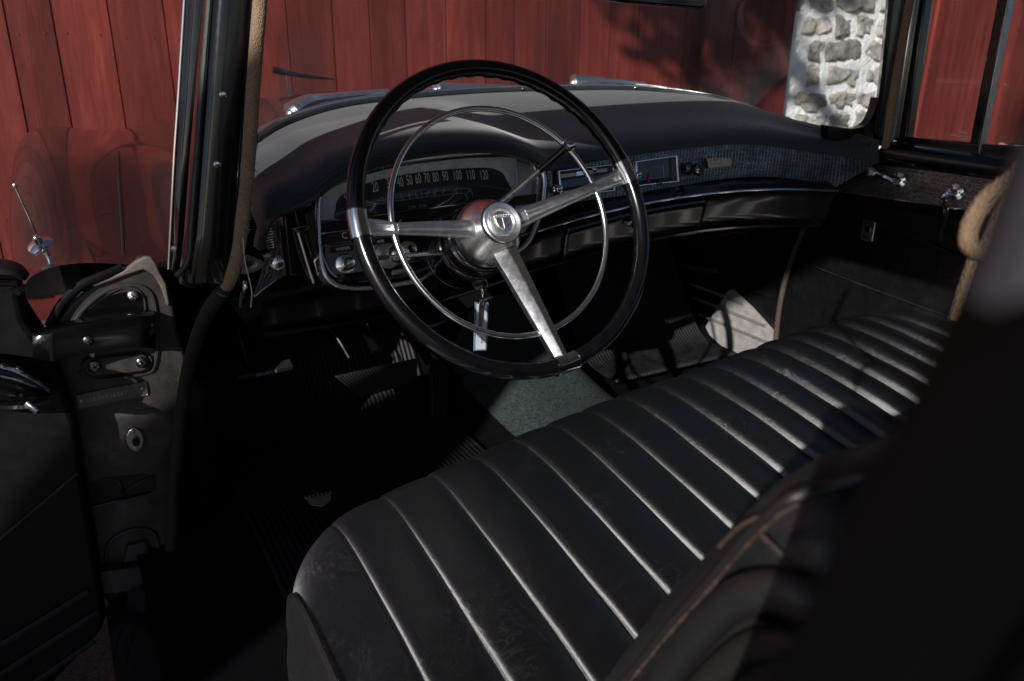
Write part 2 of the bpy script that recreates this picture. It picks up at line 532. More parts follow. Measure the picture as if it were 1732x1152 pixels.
# ================================================================== SETTING
mb = MB(); mb.sheet([V(-120, -120, 0), V(120, -120, 0), V(120, 120, 0), V(-120, 120, 0)])
g = mb.build('ground', M['asphalt'], smooth=0); g['kind'] = 'structure'


def boards(mb, x0, x1, y, z0, z1, w=.19, th=.03):
    x = x0
    while x < x1 - .02:
        ww = min(w * random.uniform(.85, 1.2), x1 - x)
        dy = random.uniform(-.004, .004)
        mb.cur = 0
        mb.box((x + ww / 2, y + dy, (z0 + z1) / 2), ww / 2 - .0028, th / 2, (z1 - z0) / 2)
        mb.cur = 1
        for zn in (.45, 1.18, 1.9):
            for e_ in (-.28, .28):
                if z0 < zn < z1: mb.lathe((x + ww / 2 + ww * e_ + random.uniform(-.006, .006), y + dy - th / 2, zn + random.uniform(-.012, .012)), V(0, -1, 0), [(.0055, 0), (.0045, .0015), (0, .002)], 8)
        x += ww


mb = MB(); boards(mb, -7, 2.66, 3.0, .12, 4.2); mb.cur = 1
mb.box((-2.15, 3.035, 2.1), 4.85, .015, 2.1)
o = mb.build('wooden_wall', [M['wood'], M['wood_dark']], bevel=.002)
tag(o, 'long red wall of upright boards beyond the windscreen, left of the stone pillar', 'wall')
mb = MB(); boards(mb, 2.56, 3.27, 2.88, .06, 3.2, .22)
mb.cur = 1
mb.box((2.915, 2.915, 1.6), .345, .015, 1.5)
o = mb.build('barn_door', [M['wood_dark'], M['wood_dark']], bevel=.002)  # this leaf's shade is put into its darker board colour
tag(o, 'red boarded barn door leaf, shade put into its colour, between the long red wall and the stone pillar', 'door')
mb = MB(); boards(mb, 4.75, 9.5, 2.92, .42, 3.4, .24)
mb.cur = 1
mb.box((7.1, 2.955, 1.9), 2.35, .015, 1.45)
o = mb.build('barn_door', [M['wood'], M['wood_dark']], bevel=.002)
tag(o, 'red wide-boarded barn door seen through the passenger side windows', 'door')


def stones(mb, x0, x1, y, z0, z1):
    mb.cur = 1
    n = 60; m = 60
    rows = []
    for i in range(n + 1):
        r = []
        for j in range(m + 1):
            x = lerp(x0, x1, i / n); z = lerp(z0, z1, j / m)
            r.append(V(x, y + .02 * noise.noise(V(x * 5, z * 5, 1)), z))
        rows.append(r)
    mb.grid(rows)
    mb.cur = 0
    z = z0
    while z < z1 - .05:
        h = random.uniform(.14, .17); x = x0 + random.uniform(-.1, .05)
        while x < x1 - .06:
            w = random.choice([random.uniform(.16, .24), random.uniform(.26, .46)])
            if x + w > x1: w = x1 - x
            if x >= x0 - .02 and w > .1:
                cx, cz = x + w / 2, z + h / 2
                hw, hh = w / 2 - random.uniform(.012, .03), h / 2 - random.uniform(.012, .028)
                nu, nv = 22, 15; sd = random.uniform(0, 90); rr = []
                for a in range(nu + 1):
                    row = []
                    for b in range(nv + 1):
                        u, v_ = -1 + 2 * a / nu, -1 + 2 * b / nv
                        k = 1 - .05 * u * u * v_ * v_
                        px, pz = cx + u * k * hw, cz + v_ * k * hh
                        px += .040 * noise.noise(V(px * 8, pz * 8, sd)) + .012 * noise.noise(V(px * 25, pz * 25, sd)); pz += .040 * noise.noise(V(px * 8, pz * 8, sd + 7)) + .012 * noise.noise(V(px * 25, pz * 25, sd + 3))
                        ed = max(abs(u), abs(v_))
                        d = .030 * (1 - ed ** 9) + .030 * noise.noise(V(px * 13, pz * 13, sd)) + .014 * noise.noise(V(px * 34, pz * 34, sd)) - .006
                        row.append(V(px, y - d, pz))
                    rr.append(row)
                mb.grid(rr)
            x += w
        z += h


mb = MB(); stones(mb, 3.29, 4.72, 3.0, 0, 3.6)
o = mb.build('stone_pillar', [M['stone'], M['mortar']], smooth=180)
tag(o, 'sunlit rubble stone pillar with thick white mortar between the two barn doors', 'wall')
mb = MB(); stones(mb, 4.75, 9.5, 2.80, 0, .40)
mb.cur = 1; mb.box((7.125, 2.92, .19), 2.37, .1, .2)
o = mb.build('stone_plinth', [M['stone'], M['mortar']], smooth=180)
tag(o, 'low whitish stone plinth under the wide-boarded red barn door', 'wall')

# ================================================================== CAR: outer front body
XC = .05


def zbody(x, y):
    d = abs(x - XC)
    z = smooth_interp(d, [(0, 1.03), (.3, 1.022), (.5, .995), (.62, .965), (.74, .935), (.82, .925), (.9, .94), (.98, .952), (1.03, .945), (1.065, .915), (1.08, .86), (1.085, .78)])
    return z


Bpx = [(432, 236, .52), (482, 207, .70), (560, 181, .80), (640, 168, .87), (760, 157, .93), (880, 151, .945), (1070, 149, .90), (1200, 163, .78), (1280, 186, .62), (1330, 204, .52), (1400, 221, .42), (1470, 236, .32)]
B = [V(-.692, .385, .975), V(-.665, .45, .992)] + [at(a, b, Y=c) for a, b, c in Bpx]
B[-1] = at(1478, 243, Y=.29)
Bs = spl(B, 8)


def ybase(x):  # windscreen base line in plan
    best = .3
    for a, b in zip(Bs, Bs[1:]):
        if (a.x - x) * (b.x - x) <= 0 and a.x != b.x:
            best = max(best, a.y + (b.y - a.y) * (x - a.x) / (b.x - a.x))
    return best


_xs = [XC + 1.085 * s for s in (-1, -.997, -.985, -.965, -.94, -.91, -.87, -.83, -.79, -.755, -.72, -.68, -.63, -.57, -.5, -.43, -.35, -.25, -.12, 0, .12, .25, .35, .43, .5, .57, .63, .68, .72, .755, .79, .83, .87, .91, .94, .965, .985, .997, 1)]
xs = []
for a_, b_ in zip(_xs, _xs[1:]): xs += [a_, (a_ + b_) / 2]
xs.append(_xs[-1])
rows = []
for k in range(41):
    t = k / 40; row = []
    for x in xs:
        d = abs(x - XC)
        y0 = ybase(x) + .03 if d < .73 else lerp(.34, .46, sstep(.73, .82, d))
        y = lerp(y0, 2.25, t ** 1.25)
        z = zbody(x, y)
        drop = .115 * (1 - sstep(.42, 1.15, y)) * sstep(.66, .82, d)
        z = z - drop
        zb = lerp(1.045, .90, sstep(.5, .78, d))
        z = lerp(z, max(z, zb - .015), (1 - sstep(0, .28, y - y0)) * (1 - sstep(.70, .80, d)))
        z -= .10 * max(0, (y - 1.55) / .7) ** 2
        row.append(V(x, y, z))
    rows.append(row)
for _ in range(25):
    zz = [[p.z for p in r_] for r_ in rows]
    for i in range(1, len(rows) - 1):
        for j in range(3, len(xs) - 3):
            rows[i][j].z = (zz[i][j] * 2 + zz[i - 1][j] + zz[i + 1][j] + zz[i][j - 1] + zz[i][j + 1]) / 6
mb = MB(); mb.grid(rows)
# flanks
for sx in (-1, 1):
    x = XC + sx * 1.085
    top = [r[0 if sx < 0 else -1] for r in rows]
    low = [V(x - sx * .03, p.y, .30) for p in top]
    mid = [V(x + sx * .012, p.y, .6) for p in top]
    mb.grid([top, mid, low])
fr = rows[-1]
mb.grid([fr, [V(p.x, p.y + .06, p.z - .12) for p in fr], [V(p.x, p.y + .03, .3) for p in fr]])
fb = mb.build('front_body', M['body'], car, smooth=50)
# fender / hood seams
def bodyz(x, y):
    best = None
    for i in range(len(rows) - 1):
        for j in range(len(xs) - 1):
            a, b, c, d_ = rows[i][j], rows[i][j + 1], rows[i + 1][j], rows[i + 1][j + 1]
            if a.x <= x <= b.x:
                u = (x - a.x) / (b.x - a.x); y0 = lerp(a.y, b.y, u); y1 = lerp(c.y, d_.y, u)
                if y0 <= y <= y1:
                    w = (y - y0) / max(1e-6, y1 - y0)
                    return lerp(lerp(a.z, b.z, u), lerp(c.z, d_.z, u), w)
    return rows[0][0].z
def bz(x, y): return V(x, y, bodyz(x, y) + .0006)
mb = MB(); mb.tube([bz(lerp(-.862, -.800, t / 14), lerp(.455, 1.12, t / 14)) for t in range(15)], .0028, 6)
mb.build('fender_seam', M['rubber'], fb)
# antenna
ab = bz(-.975, .60); ab.z += .002
tip = at(25, 315, Y=.60)
mb = MB(); mb.tube([ab, tip], .0016, 8); mb.lathe(tip, V(0, 0, 1), [(0, -.004), (.0034, -.002), (.004, .001), (.0028, .004), (0, .005)], 10)
an = mb.build('antenna', M['chrome'], car)
mb = MB(); mb.lathe(ab - V(0, 0, .004), V(-.25, -.45, .86), [(.021, 0), (.021, .003), (.016, .006), (.008, .009), (.006, .02), (.003, .024), (0, .025)], 20)
mb.build('antenna_base', M['chrome'], an)
# hood ornament (slender chrome spear)
p0, p1 = at(462, 124, Y=2.05), at(566, 134, Y=2.05)
mb = MB(); mb.tube(spl([p0 + V(0, 0, .012), p0.lerp(p1, .3) + V(0, 0, .004), p0.lerp(p1, .65), p1], 5), lambda t: .010 * (1 - t) + .0025, 8)
mb.tube([p0.lerp(p1, .2), V(p0.lerp(p1, .25).x, 2.05, .90)], .005, 8)
mb.build('hood_ornament', M['dark_chrome'], car)

# ================================================================== windscreen
top = []
for p in Bs:
    d = p.x - XC
    f = abs(d) / .72
    top.append(V(XC + d * .90, lerp(.16, .22, min(1, f) ** 3) - .02, lerp(1.36, 1.30, f * f)))
rws = []
for k in range(13):
    t = k / 12
    rws.append([V(*(a.lerp(b, t) + V(0, .05 * math.sin(math.pi * t), 0))) for a, b in zip(Bs, top)])
mb = MB(); mb.grid(rws)
ws = mb.build('windshield', M['windscreen'], car, smooth=180)
out = V(0, .012, .004)
mb = MB(); mb.tube([p + V(0, .004, -.002) for p in Bs], .0075, 8, sx=1.3); mb.build('gasket', M['gasket'], ws)
mb = MB(); mb.tube([p + V(0, .02, .004) for p in Bs], .0055, 8); mb.build('chrome_moulding', M['satin_chrome'], ws)
mb = MB()
for px, py in ((437, 241), (673, 181), (888, 160), (1068, 155)):
    q = min(Bs, key=lambda p: (Vector(p) - (CAM + ray(px, py) * ((p - CAM).length / ray(px, py).length))).length)
    mb = MB(); mb.lathe(q + V(0, -.012, .002), V(-.2, -.6, .75), [(.0035, 0), (.0035, .002), (.002, .0035), (0, .004)], 10)
    mb.build('screw', M['chrome'], ws)


def wiper(pts, pts2, rr=.0125):
    mb = MB()
    mb.tube(spl(pts, 6), lambda t: rr * (1.25 - .7 * t), 8, sx=1.4)
    w = mb.build('wiper', M['satin_chrome'], car)
    a = pts[0]
    mb = MB(); mb.lathe(a - V(0, 0, .012), V(-.1, -.5, .85), [(.012, 0), (.012, .006), (.009, .012), (.005, .015), (0, .016)], 14)
    mb.build('wiper_pivot', M['satin_chrome'], w)
    mb = MB(); mb.tube(spl(pts2, 5), .0042, 6, sx=1.6)
    for q in pts2[1:-1]: mb.lathe(q, V(0, -1, .3), [(.0035, -.004), (.0035, .005), (0, .006)], 8)
    mb.build('wiper_blade', M['satin_chrome'], w)
wiper([at(492, 186, Y=.80), at(515, 172, Y=.82), at(545, 167, Y=.86), at(600, 161, Y=.90), at(655, 155, Y=.95)],
      [at(535, 177, Y=.84), at(580, 171, Y=.88), at(640, 163, Y=.92), at(700, 157, Y=.95)])
wiper([at(738, 147, Y=.98), at(765, 149, Y=.985), at(800, 148, Y=.99), at(850, 147, Y=.99)],
      [at(700, 152, Y=.97), at(760, 151, Y=.985), at(830, 149, Y=.99), at(870, 149, Y=.985)])
wiper([at(970, 135, Y=.97), at(1000, 136, Y=.965), at(1040, 139, Y=.95), at(1090, 143, Y=.92)],
      [at(985, 139, Y=.96), at(1050, 142, Y=.945), at(1100, 145, Y=.90), at(1128, 149, Y=.87)])

# ================================================================== left windscreen pillar + jamb
def pil(px, py, y): return at(px, py, Y=y)
def extrap(a, b, k): return b + (b - a) * k
PY = .13
l = [pil(320, 478, PY), pil(333, 400, PY), pil(348, 200, PY), pil(363, 0, PY)]
r = [pil(408, 478, PY), pil(400, 400, PY), pil(414, 200, PY), pil(430, 0, PY)]
l.append(extrap(l[2], l[3], .55)); r.append(extrap(r[2], r[3], .55))
mb = MB()
sec = []
for a, b in zip(l, r):
    sec.append([a + V(-.004, .03, 0), a + V(.003, .004, 0), a + V(.010, 0, 0), b - V(.006, 0, 0), b + V(0, .004, 0), b + V(.004, .025, 0), b + V(-.02, .07, 0), a + V(.0, .08, 0)])
low = [V(p.x, p.y + .012, p.z - .012) for p in sec[0]]
low2 = [V(p.x, p.y + .035, p.z - .018) for p in sec[0]]
mb.grid([low2, low] + sec, closed=True)
mb.add(low2, [list(range(8))])
lp = mb.build('windshield_pillar', M['inner_paint'], car, smooth=60)
mb = MB()   # polished outer strip
q0 = [(286, 455), (289, 400), (296, 260), (303, 160), (313, 0)]; q1 = [(303, 462), (311, 400), (321, 260), (330, 160), (344, 0)]
a = [pil(x, y, .165) for x, y in q0]; b = [pil(x, y, .148) for x, y in q1]
a.append(extrap(a[-2], a[-1], .9)); b.append(extrap(b[-2], b[-1], .9))
mid = [p.lerp(q, .42) + V(0, -.011, 0) for p, q in zip(a, b)]
mb.grid([[p + V(.004, .03, 0) for p in a], a, mid, b, [p + V(0, .03, 0) for p in b]])
cs = mb.build('pillar_moulding', M['paint'], lp, smooth=80)
mb = MB(); mb.tube([p + V(-.001, -.001, 0) for p in a], .0018, 8); mb.build('strip_edge', M['chrome'], lp)
mb = MB()   # grey rubber channel
c0 = [pil(x, y, .145) for x, y in ((298, 468), (318, 440), (324, 380), (338, 200), (354, 0))]
c0.append(extrap(c0[-2], c0[-1], .6))
mb.tube(spl(c0, 6), .0042, 8); mb.build('rubber_channel', M['gasket'], lp)
for (x, y) in ((377, 160), (367, 278)):
    p = pil(x, y, PY); mb = MB(); mb.lathe(p, V(0, -1, 0), [(.0045, -.001), (.0045, .0015), (.003, .0032), (0, .0036)], 12)
    mb.box(p + V(0, -.0036, 0), .003, .0004, .0005)
    mb.build('screw', M['chrome'], lp)
p = pil(296, 421, .152); mb = MB(); mb.lathe(p, V(-.3, -.9, 0), [(.005, -.002), (.005, .0015), (.003, .003), (0, .003)], 12)
mb.build('screw', M['steel'], lp)

# windlace down the pillar
wl = [pil(445, -60, .115), pil(440, 0, .115), pil(432, 100, .115), pil(425, 200, .115), pil(418, 300, .115), pil(410, 370, .115), pil(403, 425, .120), pil(391, 468, .130), pil(376, 494, .145)]
mb = MB(); mb.tube(spl(wl, 8), .0088, 12); wlo = mb.build('windlace', M['windlace'], car)
mb = MB()
for k in range(70):   # frayed fibres along the edge
    t = random.random(); y = lerp(210, 400, t); p = pil(interp(y, [(200, 433), (300, 427), (400, 415)]), y, .114)
    mb.tube([p, p + V(random.uniform(.001, .006), -.001, random.uniform(-.004, .003))], .0003, 4)
mb.build('frayed_thread', M['thread'], wlo)
mb = MB(); mb.tube(spl([pil(411, 402, .108), pil(414, 440, .105), pil(421, 470, .105), pil(426, 495, .107), pil(424, 520, .110)], 6), .0009, 5)
mb.build('loose_thread', M['thread'], wlo)
# edge binding of the windlace (flat flange with stitches)
mb = MB(); fl = [(428, 225), (424, 260), (421, 300), (417, 340), (414, 385)]
mb.grid([[pil(x, y, .116) for x, y in fl], [pil(x + 9 - i * .5, y + 2, .118) for i, (x, y) in enumerate(fl)]])
mb.build('stitched_flange', M['dark_windlace'], wlo, solid=.0015)
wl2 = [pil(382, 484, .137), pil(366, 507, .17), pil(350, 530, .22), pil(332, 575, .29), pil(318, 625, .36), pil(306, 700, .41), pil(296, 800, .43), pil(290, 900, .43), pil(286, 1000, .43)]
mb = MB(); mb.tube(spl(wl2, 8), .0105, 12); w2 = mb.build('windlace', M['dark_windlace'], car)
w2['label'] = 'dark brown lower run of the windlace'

JY = .45
def J(px, py, d=0): return at(px, py, Y=JY - d)
jo = [(292, 500), (268, 452), (245, 440), (205, 462), (160, 482), (120, 512), (95, 545), (84, 580), (100, 640), (128, 720), (145, 830), (160, 920), (176, 1010), (200, 1050), (232, 1062), (282, 1010), (288, 900), (294, 800), (304, 690), (316, 610), (300, 560)]
mb = MB(); mb.prism([J(x, y) for x, y in jo], V(0, .05, 0))
jm = mb.build('door_jamb', M['jamb'], car, bevel=.006, seg=3)
# dusty cowl top between jamb and pillar
mb = MB(); cw = [(270, 459), (264, 444), (256, 435), (246, 434), (229, 443), (206, 460), (152, 483), (162, 486), (212, 467), (243, 456), (258, 464), (272, 486), (284, 520), (288, 512), (282, 480)]
mb.prism([J(x, y, .008) for x, y in cw], V(0, .012, 0)); mb.build('dusty_ledge', M['dust'], jm, bevel=.003)
# rubber weatherstrip arc along the fender edge
mb = MB(); mb.tube(spl([J(206, 452, .004), J(178, 464, .008), (J(140, 480, .01)), J(105, 512, .01), J(82, 552, .01)], 8), .0065, 8, sx=.8)
mb.build('weatherstrip', M['door_vinyl'], jm)
# hinge pocket rims
mb = MB()
for poly, rr in (([(118, 560), (140, 525), (180, 492), (225, 482), (252, 492), (262, 520), (266, 575), (262, 615), (245, 632), (160, 642), (135, 628)], .003), ([(180, 497), (208, 487), (232, 490), (243, 505), (246, 528)], .0018)):
    mb.tube(spl([J(x, y, .002) for x, y in poly], 5), rr, 6)
mb.build('pocket_rim', M['jamb'], jm)
mb = MB(); mb.prism([J(x, y, .001) for x, y in ((122, 556), (145, 524), (182, 500), (225, 490), (246, 500), (250, 545), (170, 548))], V(0, -.0015, 0))
mb.build('hinge_pocket', M['inner_paint'], jm, bevel=.001)
def screw(px, py, r, d, mat=M['dark_chrome'], parent=None, name='screw'):
    p = J(px, py, d); mb = MB(); mb.lathe(p, V(-.1, -1, .1), [(r, -.003), (r, .002), (r * .75, .004), (0, .0045)], 14)
    for a in (.5, 2.07): mb.box(p + V(0, -.0047, 0), r * .62, .0006, r * .14, (V(math.cos(a), 0, math.sin(a)), V(0, 1, 0), V(-math.sin(a), 0, math.cos(a))))
    return mb.build(name, mat, parent)
screw(225, 500, .0085, .006, M['chrome_worn'], jm)
# oblong plate with two bolts
pc = J(198, 617, .003); ux = (J(240, 612, .003) - J(158, 621, .003)).normalized(); uz = V(0, 0, 1)
mb = MB(); mb.prism([pc + ux * a + uz * b for a, b in rrect(.098, .030, .0145, 5)], V(0, -.003, 0)); mb.build('bolt_plate', M['jamb'], jm, bevel=.001)
mb = MB(); mb.tube([pc + ux * a + uz * b + V(0, -.003, 0) for a, b in rrect(.102, .034, .0165, 6)], .0018, 6, closed=True); mb.build('plate_rim', M['inner_paint'], jm)
screw(160, 619, .0105, .008, M['dark_chrome'], jm); screw(240, 613, .0095, .008, M['dark_chrome'], jm)
# identification plate
pc = J(190, 668, .002); ux = (J(244, 656, .002) - J(136, 678, .002)).normalized()
mb = MB(); mb.prism([pc + ux * a + uz * b for a, b in rrect(.108, .026, .003, 3)], V(0, -.0012, 0)); idp = mb.build('identification_plate', M['plate'], car)
mb = MB(); mb.text('5675926267', pc + ux * -.006 + V(0, -.0016, -.0005), ux, uz, .0068, 1.25); mb.build('stamped_number', M['steel'], idp, smooth=0)
for s in (-1, 1):
    mb = MB(); mb.lathe(pc + ux * (.047 * s), V(0, -1, 0), [(.0032, 0), (.0032, .0018), (.0015, .0024), (0, .002)], 10)
    mb.build('rivet', M['steel'], idp)
mb = MB(); mb.tube([pc + ux * a + uz * b + V(0, -.0014, 0) for a, b in rrect(.107, .025, .003, 3)], .0004, 4, closed=True); mb.build('plate_edge', M['steel'], idp)
# courtesy light switch
pc = J(228, 743, .003)
mb = MB(); mb.prism([pc + V(.0135 * math.cos(a) * (1 - .25 * abs(math.sin(a)) ** 3), 0, .0225 * math.sin(a)) for a in [2 * math.pi * k / 28 for k in range(28)]], V(0, -.003, 0))
sw = mb.build('door_switch', M['chrome_worn'], car, bevel=.0008)
mb = MB(); mb.lathe(pc + V(.001, -.003, -.002), V(0, -1, 0), [(.006, 0), (.006, .009), (.0045, .011), (0, .011)], 14); mb.build('plunger', M['rubber'], sw)
for s in (-1, 1):
    mb = MB(); mb.lathe(pc + V(0, -.003, .0165 * s), V(0, -1, 0), [(.0042, 0), (.0035, .002), (0, .0026)], 10); mb.build('screw', M['steel'], sw)
# opening with wires
mb = MB(); op = [(150, 820), (175, 808), (245, 802), (264, 806), (264, 826), (255, 832), (200, 848), (155, 858)]
mb.prism([J(x, y, .001) for x, y in op], V(0, -.001, 0)); oh = mb.build('wiring_hole', M['rubber'], jm)
mb = MB(); mb.tube(spl([J(200, 812, .004), J(205, 825, .006), J(210, 838, .004)], 5), .0022, 6); mb.tube(spl([J(258, 806, .004), J(243, 812, .006), J(225, 822, .004), J(212, 830, .003)], 5), .002, 6)
mb.build('wire', M['wire_red'], jm)
mb = MB(); mb.tube(spl([J(150, 858, .003), J(200, 846, .006), J(255, 832, .003)], 4), .0025, 6); mb.build('torn_edge', M['inner_paint'], jm)
# lower hinge
mb = MB(); lh = [(180, 950), (182, 925), (200, 905), (235, 895), (262, 905), (268, 945)]
mb.tube(spl([J(x, y, .003) for x, y in lh], 6), .004, 8); mb.prism([J(x, y, .002) for x, y in [(208, 948), (215, 920), (245, 912), (255, 940)]], V(0, -.01, 0))
mb.prism([J(x, y, .006) for x, y in [(120, 965), (262, 945), (264, 985), (125, 1000)]], V(0, -.02, 0))
mb.build('lower_hinge', M['jamb'], car, bevel=.003)
# strap hinge of the open door
st = [(262, 562, .030), (235, 560, .036), (205, 563, .04), (170, 570, .045), (130, 577, .05), (95, 585, .055), (55, 592, .06)]
mb = MB(); up = []; lo = []
for x, y, d in st:
    hh = interp(x, [(50, 20), (100, 24), (200, 24), (262, 26)])
    up.append(J(x, y - hh - 2, d)); lo.append(J(x, y + hh, d))
def back(L, d): return [p + V(0, d, 0) for p in L]
mb.grid([back(up, .028), back(up, .004), [p + V(0, 0, -.002) for p in up], [p.lerp(q, .5) + V(0, -.003, 0) for p, q in zip(up, lo)], lo, back(lo, .02)])
hg = mb.build('door_hinge', M['inner_paint'], car, smooth=50, solid=.003)
p = J(150, 576, .052); mb = MB(); mb.lathe(p, V(0, -1, 0), [(.008, -.002), (.008, .003), (.005, .005), (0, .005)], 12); mb.build('bolt', M['dark_chrome'], hg)

# ================================================================== open driver's door
DY = .40
D = lambda x, y, d=0: at(x, y, Y=DY - d)
do = [(-260, 475), (40, 475), (36, 500), (44, 540), (58, 562), (100, 625), (132, 720), (148, 840), (168, 960), (181, 1045), (172, 1070), (150, 1095), (60, 1190), (-60, 1300), (-360, 1300)]
mb = MB(); mb.prism([D(x, y) for x, y in do], V(0, .13, 0))
drv = mb.build('door', M['door_vinyl'], car, bevel=.012, seg=3, label="driver's door standing wide open")
mb = MB(); bl = [(-220, 440), (-60, 443), (0, 446), (28, 451), (45, 462)]
mb.tube(spl([D(x, y + 6, -.01) for x, y in bl], 6), lambda t: .011 - .005 * t ** 4, 10, sx=3.0); mb.build('belt_moulding', M['rubber'], drv)
mb = MB(); mb.tube(spl([D(x, y, -.02) for x, y in ((-220, 478), (0, 482), (22, 484), (34, 492))], 5), .011, 10, sx=2.0); mb.build('lower_moulding', M['inner_paint'], drv)
# chrome armrest tip with lever
mb = MB()
ar = []
for (x, y, hgt, d) in ((-90, 640, 58, .07), (-20, 648, 56, .07), (20, 654, 48, .066), (50, 660, 36, .058), (75, 664, 22, .045), (90, 668, 8, .03)):
    ring = []
    for k in range(14):
        a = 2 * math.pi * k / 14
        ring.append(D(x, y - math.sin(a) * hgt * .9, .01 + d * .5 * (1 + math.cos(a))))
    ar.append(ring)
mb.grid(ar, closed=True); mb.add(ar[-1], [list(range(14))])
arm = mb.build('armrest', M['inner_paint'], drv, smooth=80)
mb = MB()
for off, rr in ((-30, .0035), (-14, .002), (34, .006)):
    mb.tube(spl([D(-80, 640 + off * 1.25, .083), D(-20, 648 + off * 1.15, .082), D(20, 654 + off, .076), D(50, 660 + off * .75, .066), D(80, 667 + off * .3, .045)], 5), rr, 8, sx=1.6)
mb.build('chrome_fin', M['chrome'], arm)
p0, p1 = D(44, 682, .075), D(64, 697, .085)
mb = MB(); mb.tube([p0, p0.lerp(p1, .5), p1], .0055, 8, sx=.7); mb.build('lock_lever', M['steel'], arm, bevel=.001)
mb = MB()
for (a, b) in (((-200, 1215), (150, 1000)), ((-200, 1270), (165, 1035)), ((-200, 1330), (160, 1085)), ((-160, 1050), (132, 800))):
    mb.tube([D(*a, .004), D(*b, .004)], .005 if b[1] > 900 else .0025, 6)
mb.build('panel_rib', M['rubber'], drv)

# ================================================================== floor
mb = MB()
FX0, FX1 = -.92, .80
def floor_z(x, y):
    z = .30 + .0 * x
    toe = sstep(.74, 1.12, y) * .40
    h = math.exp(-((x - .05) / .155) ** 4) * (.07 + .17 * sstep(.45, 1.0, y))
    return z + max(toe, 0) * (1 if True else 0) + h * (1 - .5 * sstep(.8, 1.1, y))
rws = []
for i in range(41):
    x = lerp(FX0, FX1, i / 40)
    rws.append([V(x, lerp(-2.2, 1.12, j / 60), floor_z(x, lerp(-2.2, 1.12, j / 60))) for j in range(61)])
mb.grid(rws)
fl = mb.build('carpet_floor', M['carpet'], car, smooth=180)
mb = MB(); rws = []
for i in range(17):
    x = lerp(-.115, .225, i / 16)
    rws.append([V(x, lerp(.05, .82, j / 24), floor_z(x, lerp(.05, .82, j / 24)) + .006) for j in range(25)])
mb.grid(rws); mb.build('tunnel_carpet', M['hump'], fl, smooth=180)
# firewall + kick panels
mb = MB(); rws = []
for i in range(40):
    x = lerp(-.88, .76, i / 39)
    rws.append([V(x, 1.09 - .05 * k / 11 + .022 * noise.noise(V(x * 7, k * .5, 3)), lerp(.6, .90 if x > -.7 else .80, k / 11)) for k in range(12)])
mb.grid(rws); mb.build('firewall', M['black_vinyl'], car, smooth=180)
mb = MB(); rws = []
for i in range(24):
    y = lerp(.49, 1.1, i / 23)
    rws.append([V(-.90 + .02 * noise.noise(V(y * 6, k * .4, 9)), y, lerp(.12, .85, k / 15)) for k in range(16)])
mb.grid(rws); mb.build('kick_panel', M['black_vinyl'], car, smooth=180)
# loose vinyl flap by the left jamb
mb = MB(); fpx = [(310, 640), (318, 720), (330, 800), (342, 880), (350, 950)]; rws = []
for k in range(7):
    t = k / 6
    rws.append([at(x + t * interp(y, [(640, 70), (800, 34), (950, 10)]), y + 8 * t, Y=.46 + .08 * t + .02 * math.sin(y * .03 + t * 5)) for x, y in fpx])
mb.grid(rws); mb.build('trim_flap', M['black_vinyl'], car, smooth=180)
# sill
mb = MB(); mb.prism([at(x, y, X=-.885) for x, y in ((284, 1002), (230, 1062), (240, 1152), (262, 1240), (330, 1500))] , V(.012, 0, 0))
sl = [V(-.985, .40, .20), V(-.94, .40, .245), V(-.87, .40, .255), V(-.79, .40, .25), V(-.78, .40, .30)]
mb = MB(); mb.grid([[p + V(0, dy, 0) for p in sl] for dy in (.05, 0, -.4, -.9, -1.6)]); mb.grid([[V(-.985, .45 + dy, .20), V(-.97, .45 + dy, .1)] for dy in (0, -.5, -1.6)])
mb.build('door_sill', M['paint'], car, smooth=50)

# right kick panel: grey board cut to the sun patch outline, with ribs
RX = .775
mb = MB(); rws = []
for i in range(28):
    y = lerp(.46, 1.09, i / 27)
    rws.append([V(RX + .02 * noise.noise(V(y * 7, k * .45, 21)), y, lerp(.50, .90, k / 15)) for k in range(16)])
mb.grid(rws); kp = mb.build('kick_panel', M['black_vinyl'], car, smooth=180)
mb = MB(); mb.grid([[V(RX + .006, y, z) for y in (.44, .6, .8, 1.1)] for z in (.22, .36, .515)]); mb.build('lower_kick_panel', M['black_vinyl'], kp, smooth=0)
bp_ = [V(RX - .004, y, z) for y, z in ((.86, .25), (.83, .30), (.735, .475), (.712, .488), (.63, .455), (.55, .415), (.50, .385), (.47, .36), (.46, .25))]  # outline shaped as the pool of sunlight on the panel
mb = MB(); mb.prism(bp_, V(.006, 0, 0)); sp = mb.build('sun_patch_board', M['grey_panel'], kp, smooth=0)
for z, y0, y1 in ((.458, .66, .90), (.418, .565, .92), (.372, .50, .92)):
    mb = MB(); mb.box((RX - .007, (y0 + y1) / 2, z), .003, (y1 - y0) / 2, .0045); mb.build('metal_strip', M['reflector'], kp, bevel=.001)
mb = MB(); mb.tube(spl([at(1150, 447, X=RX - .02), at(1180, 455, X=RX - .02), at(1215, 458, X=RX - .02)], 4), .008, 6, sx=.6); mb.build('torn_seam', M['floor_metal'], kp)
mb = MB(); mb.tube([at(1218, 400, X=RX - .02), at(1240, 393, X=RX - .02), at(1262, 396, X=RX - .02)], .0015, 5); mb.build('rusty_clip', M['rust'], kp)
mb = MB(); mb.tube([at(1330, 362, X=RX - .02), at(1342, 362, X=RX - .02)], .003, 5); mb.build('rusty_clip', M['rust'], kp)

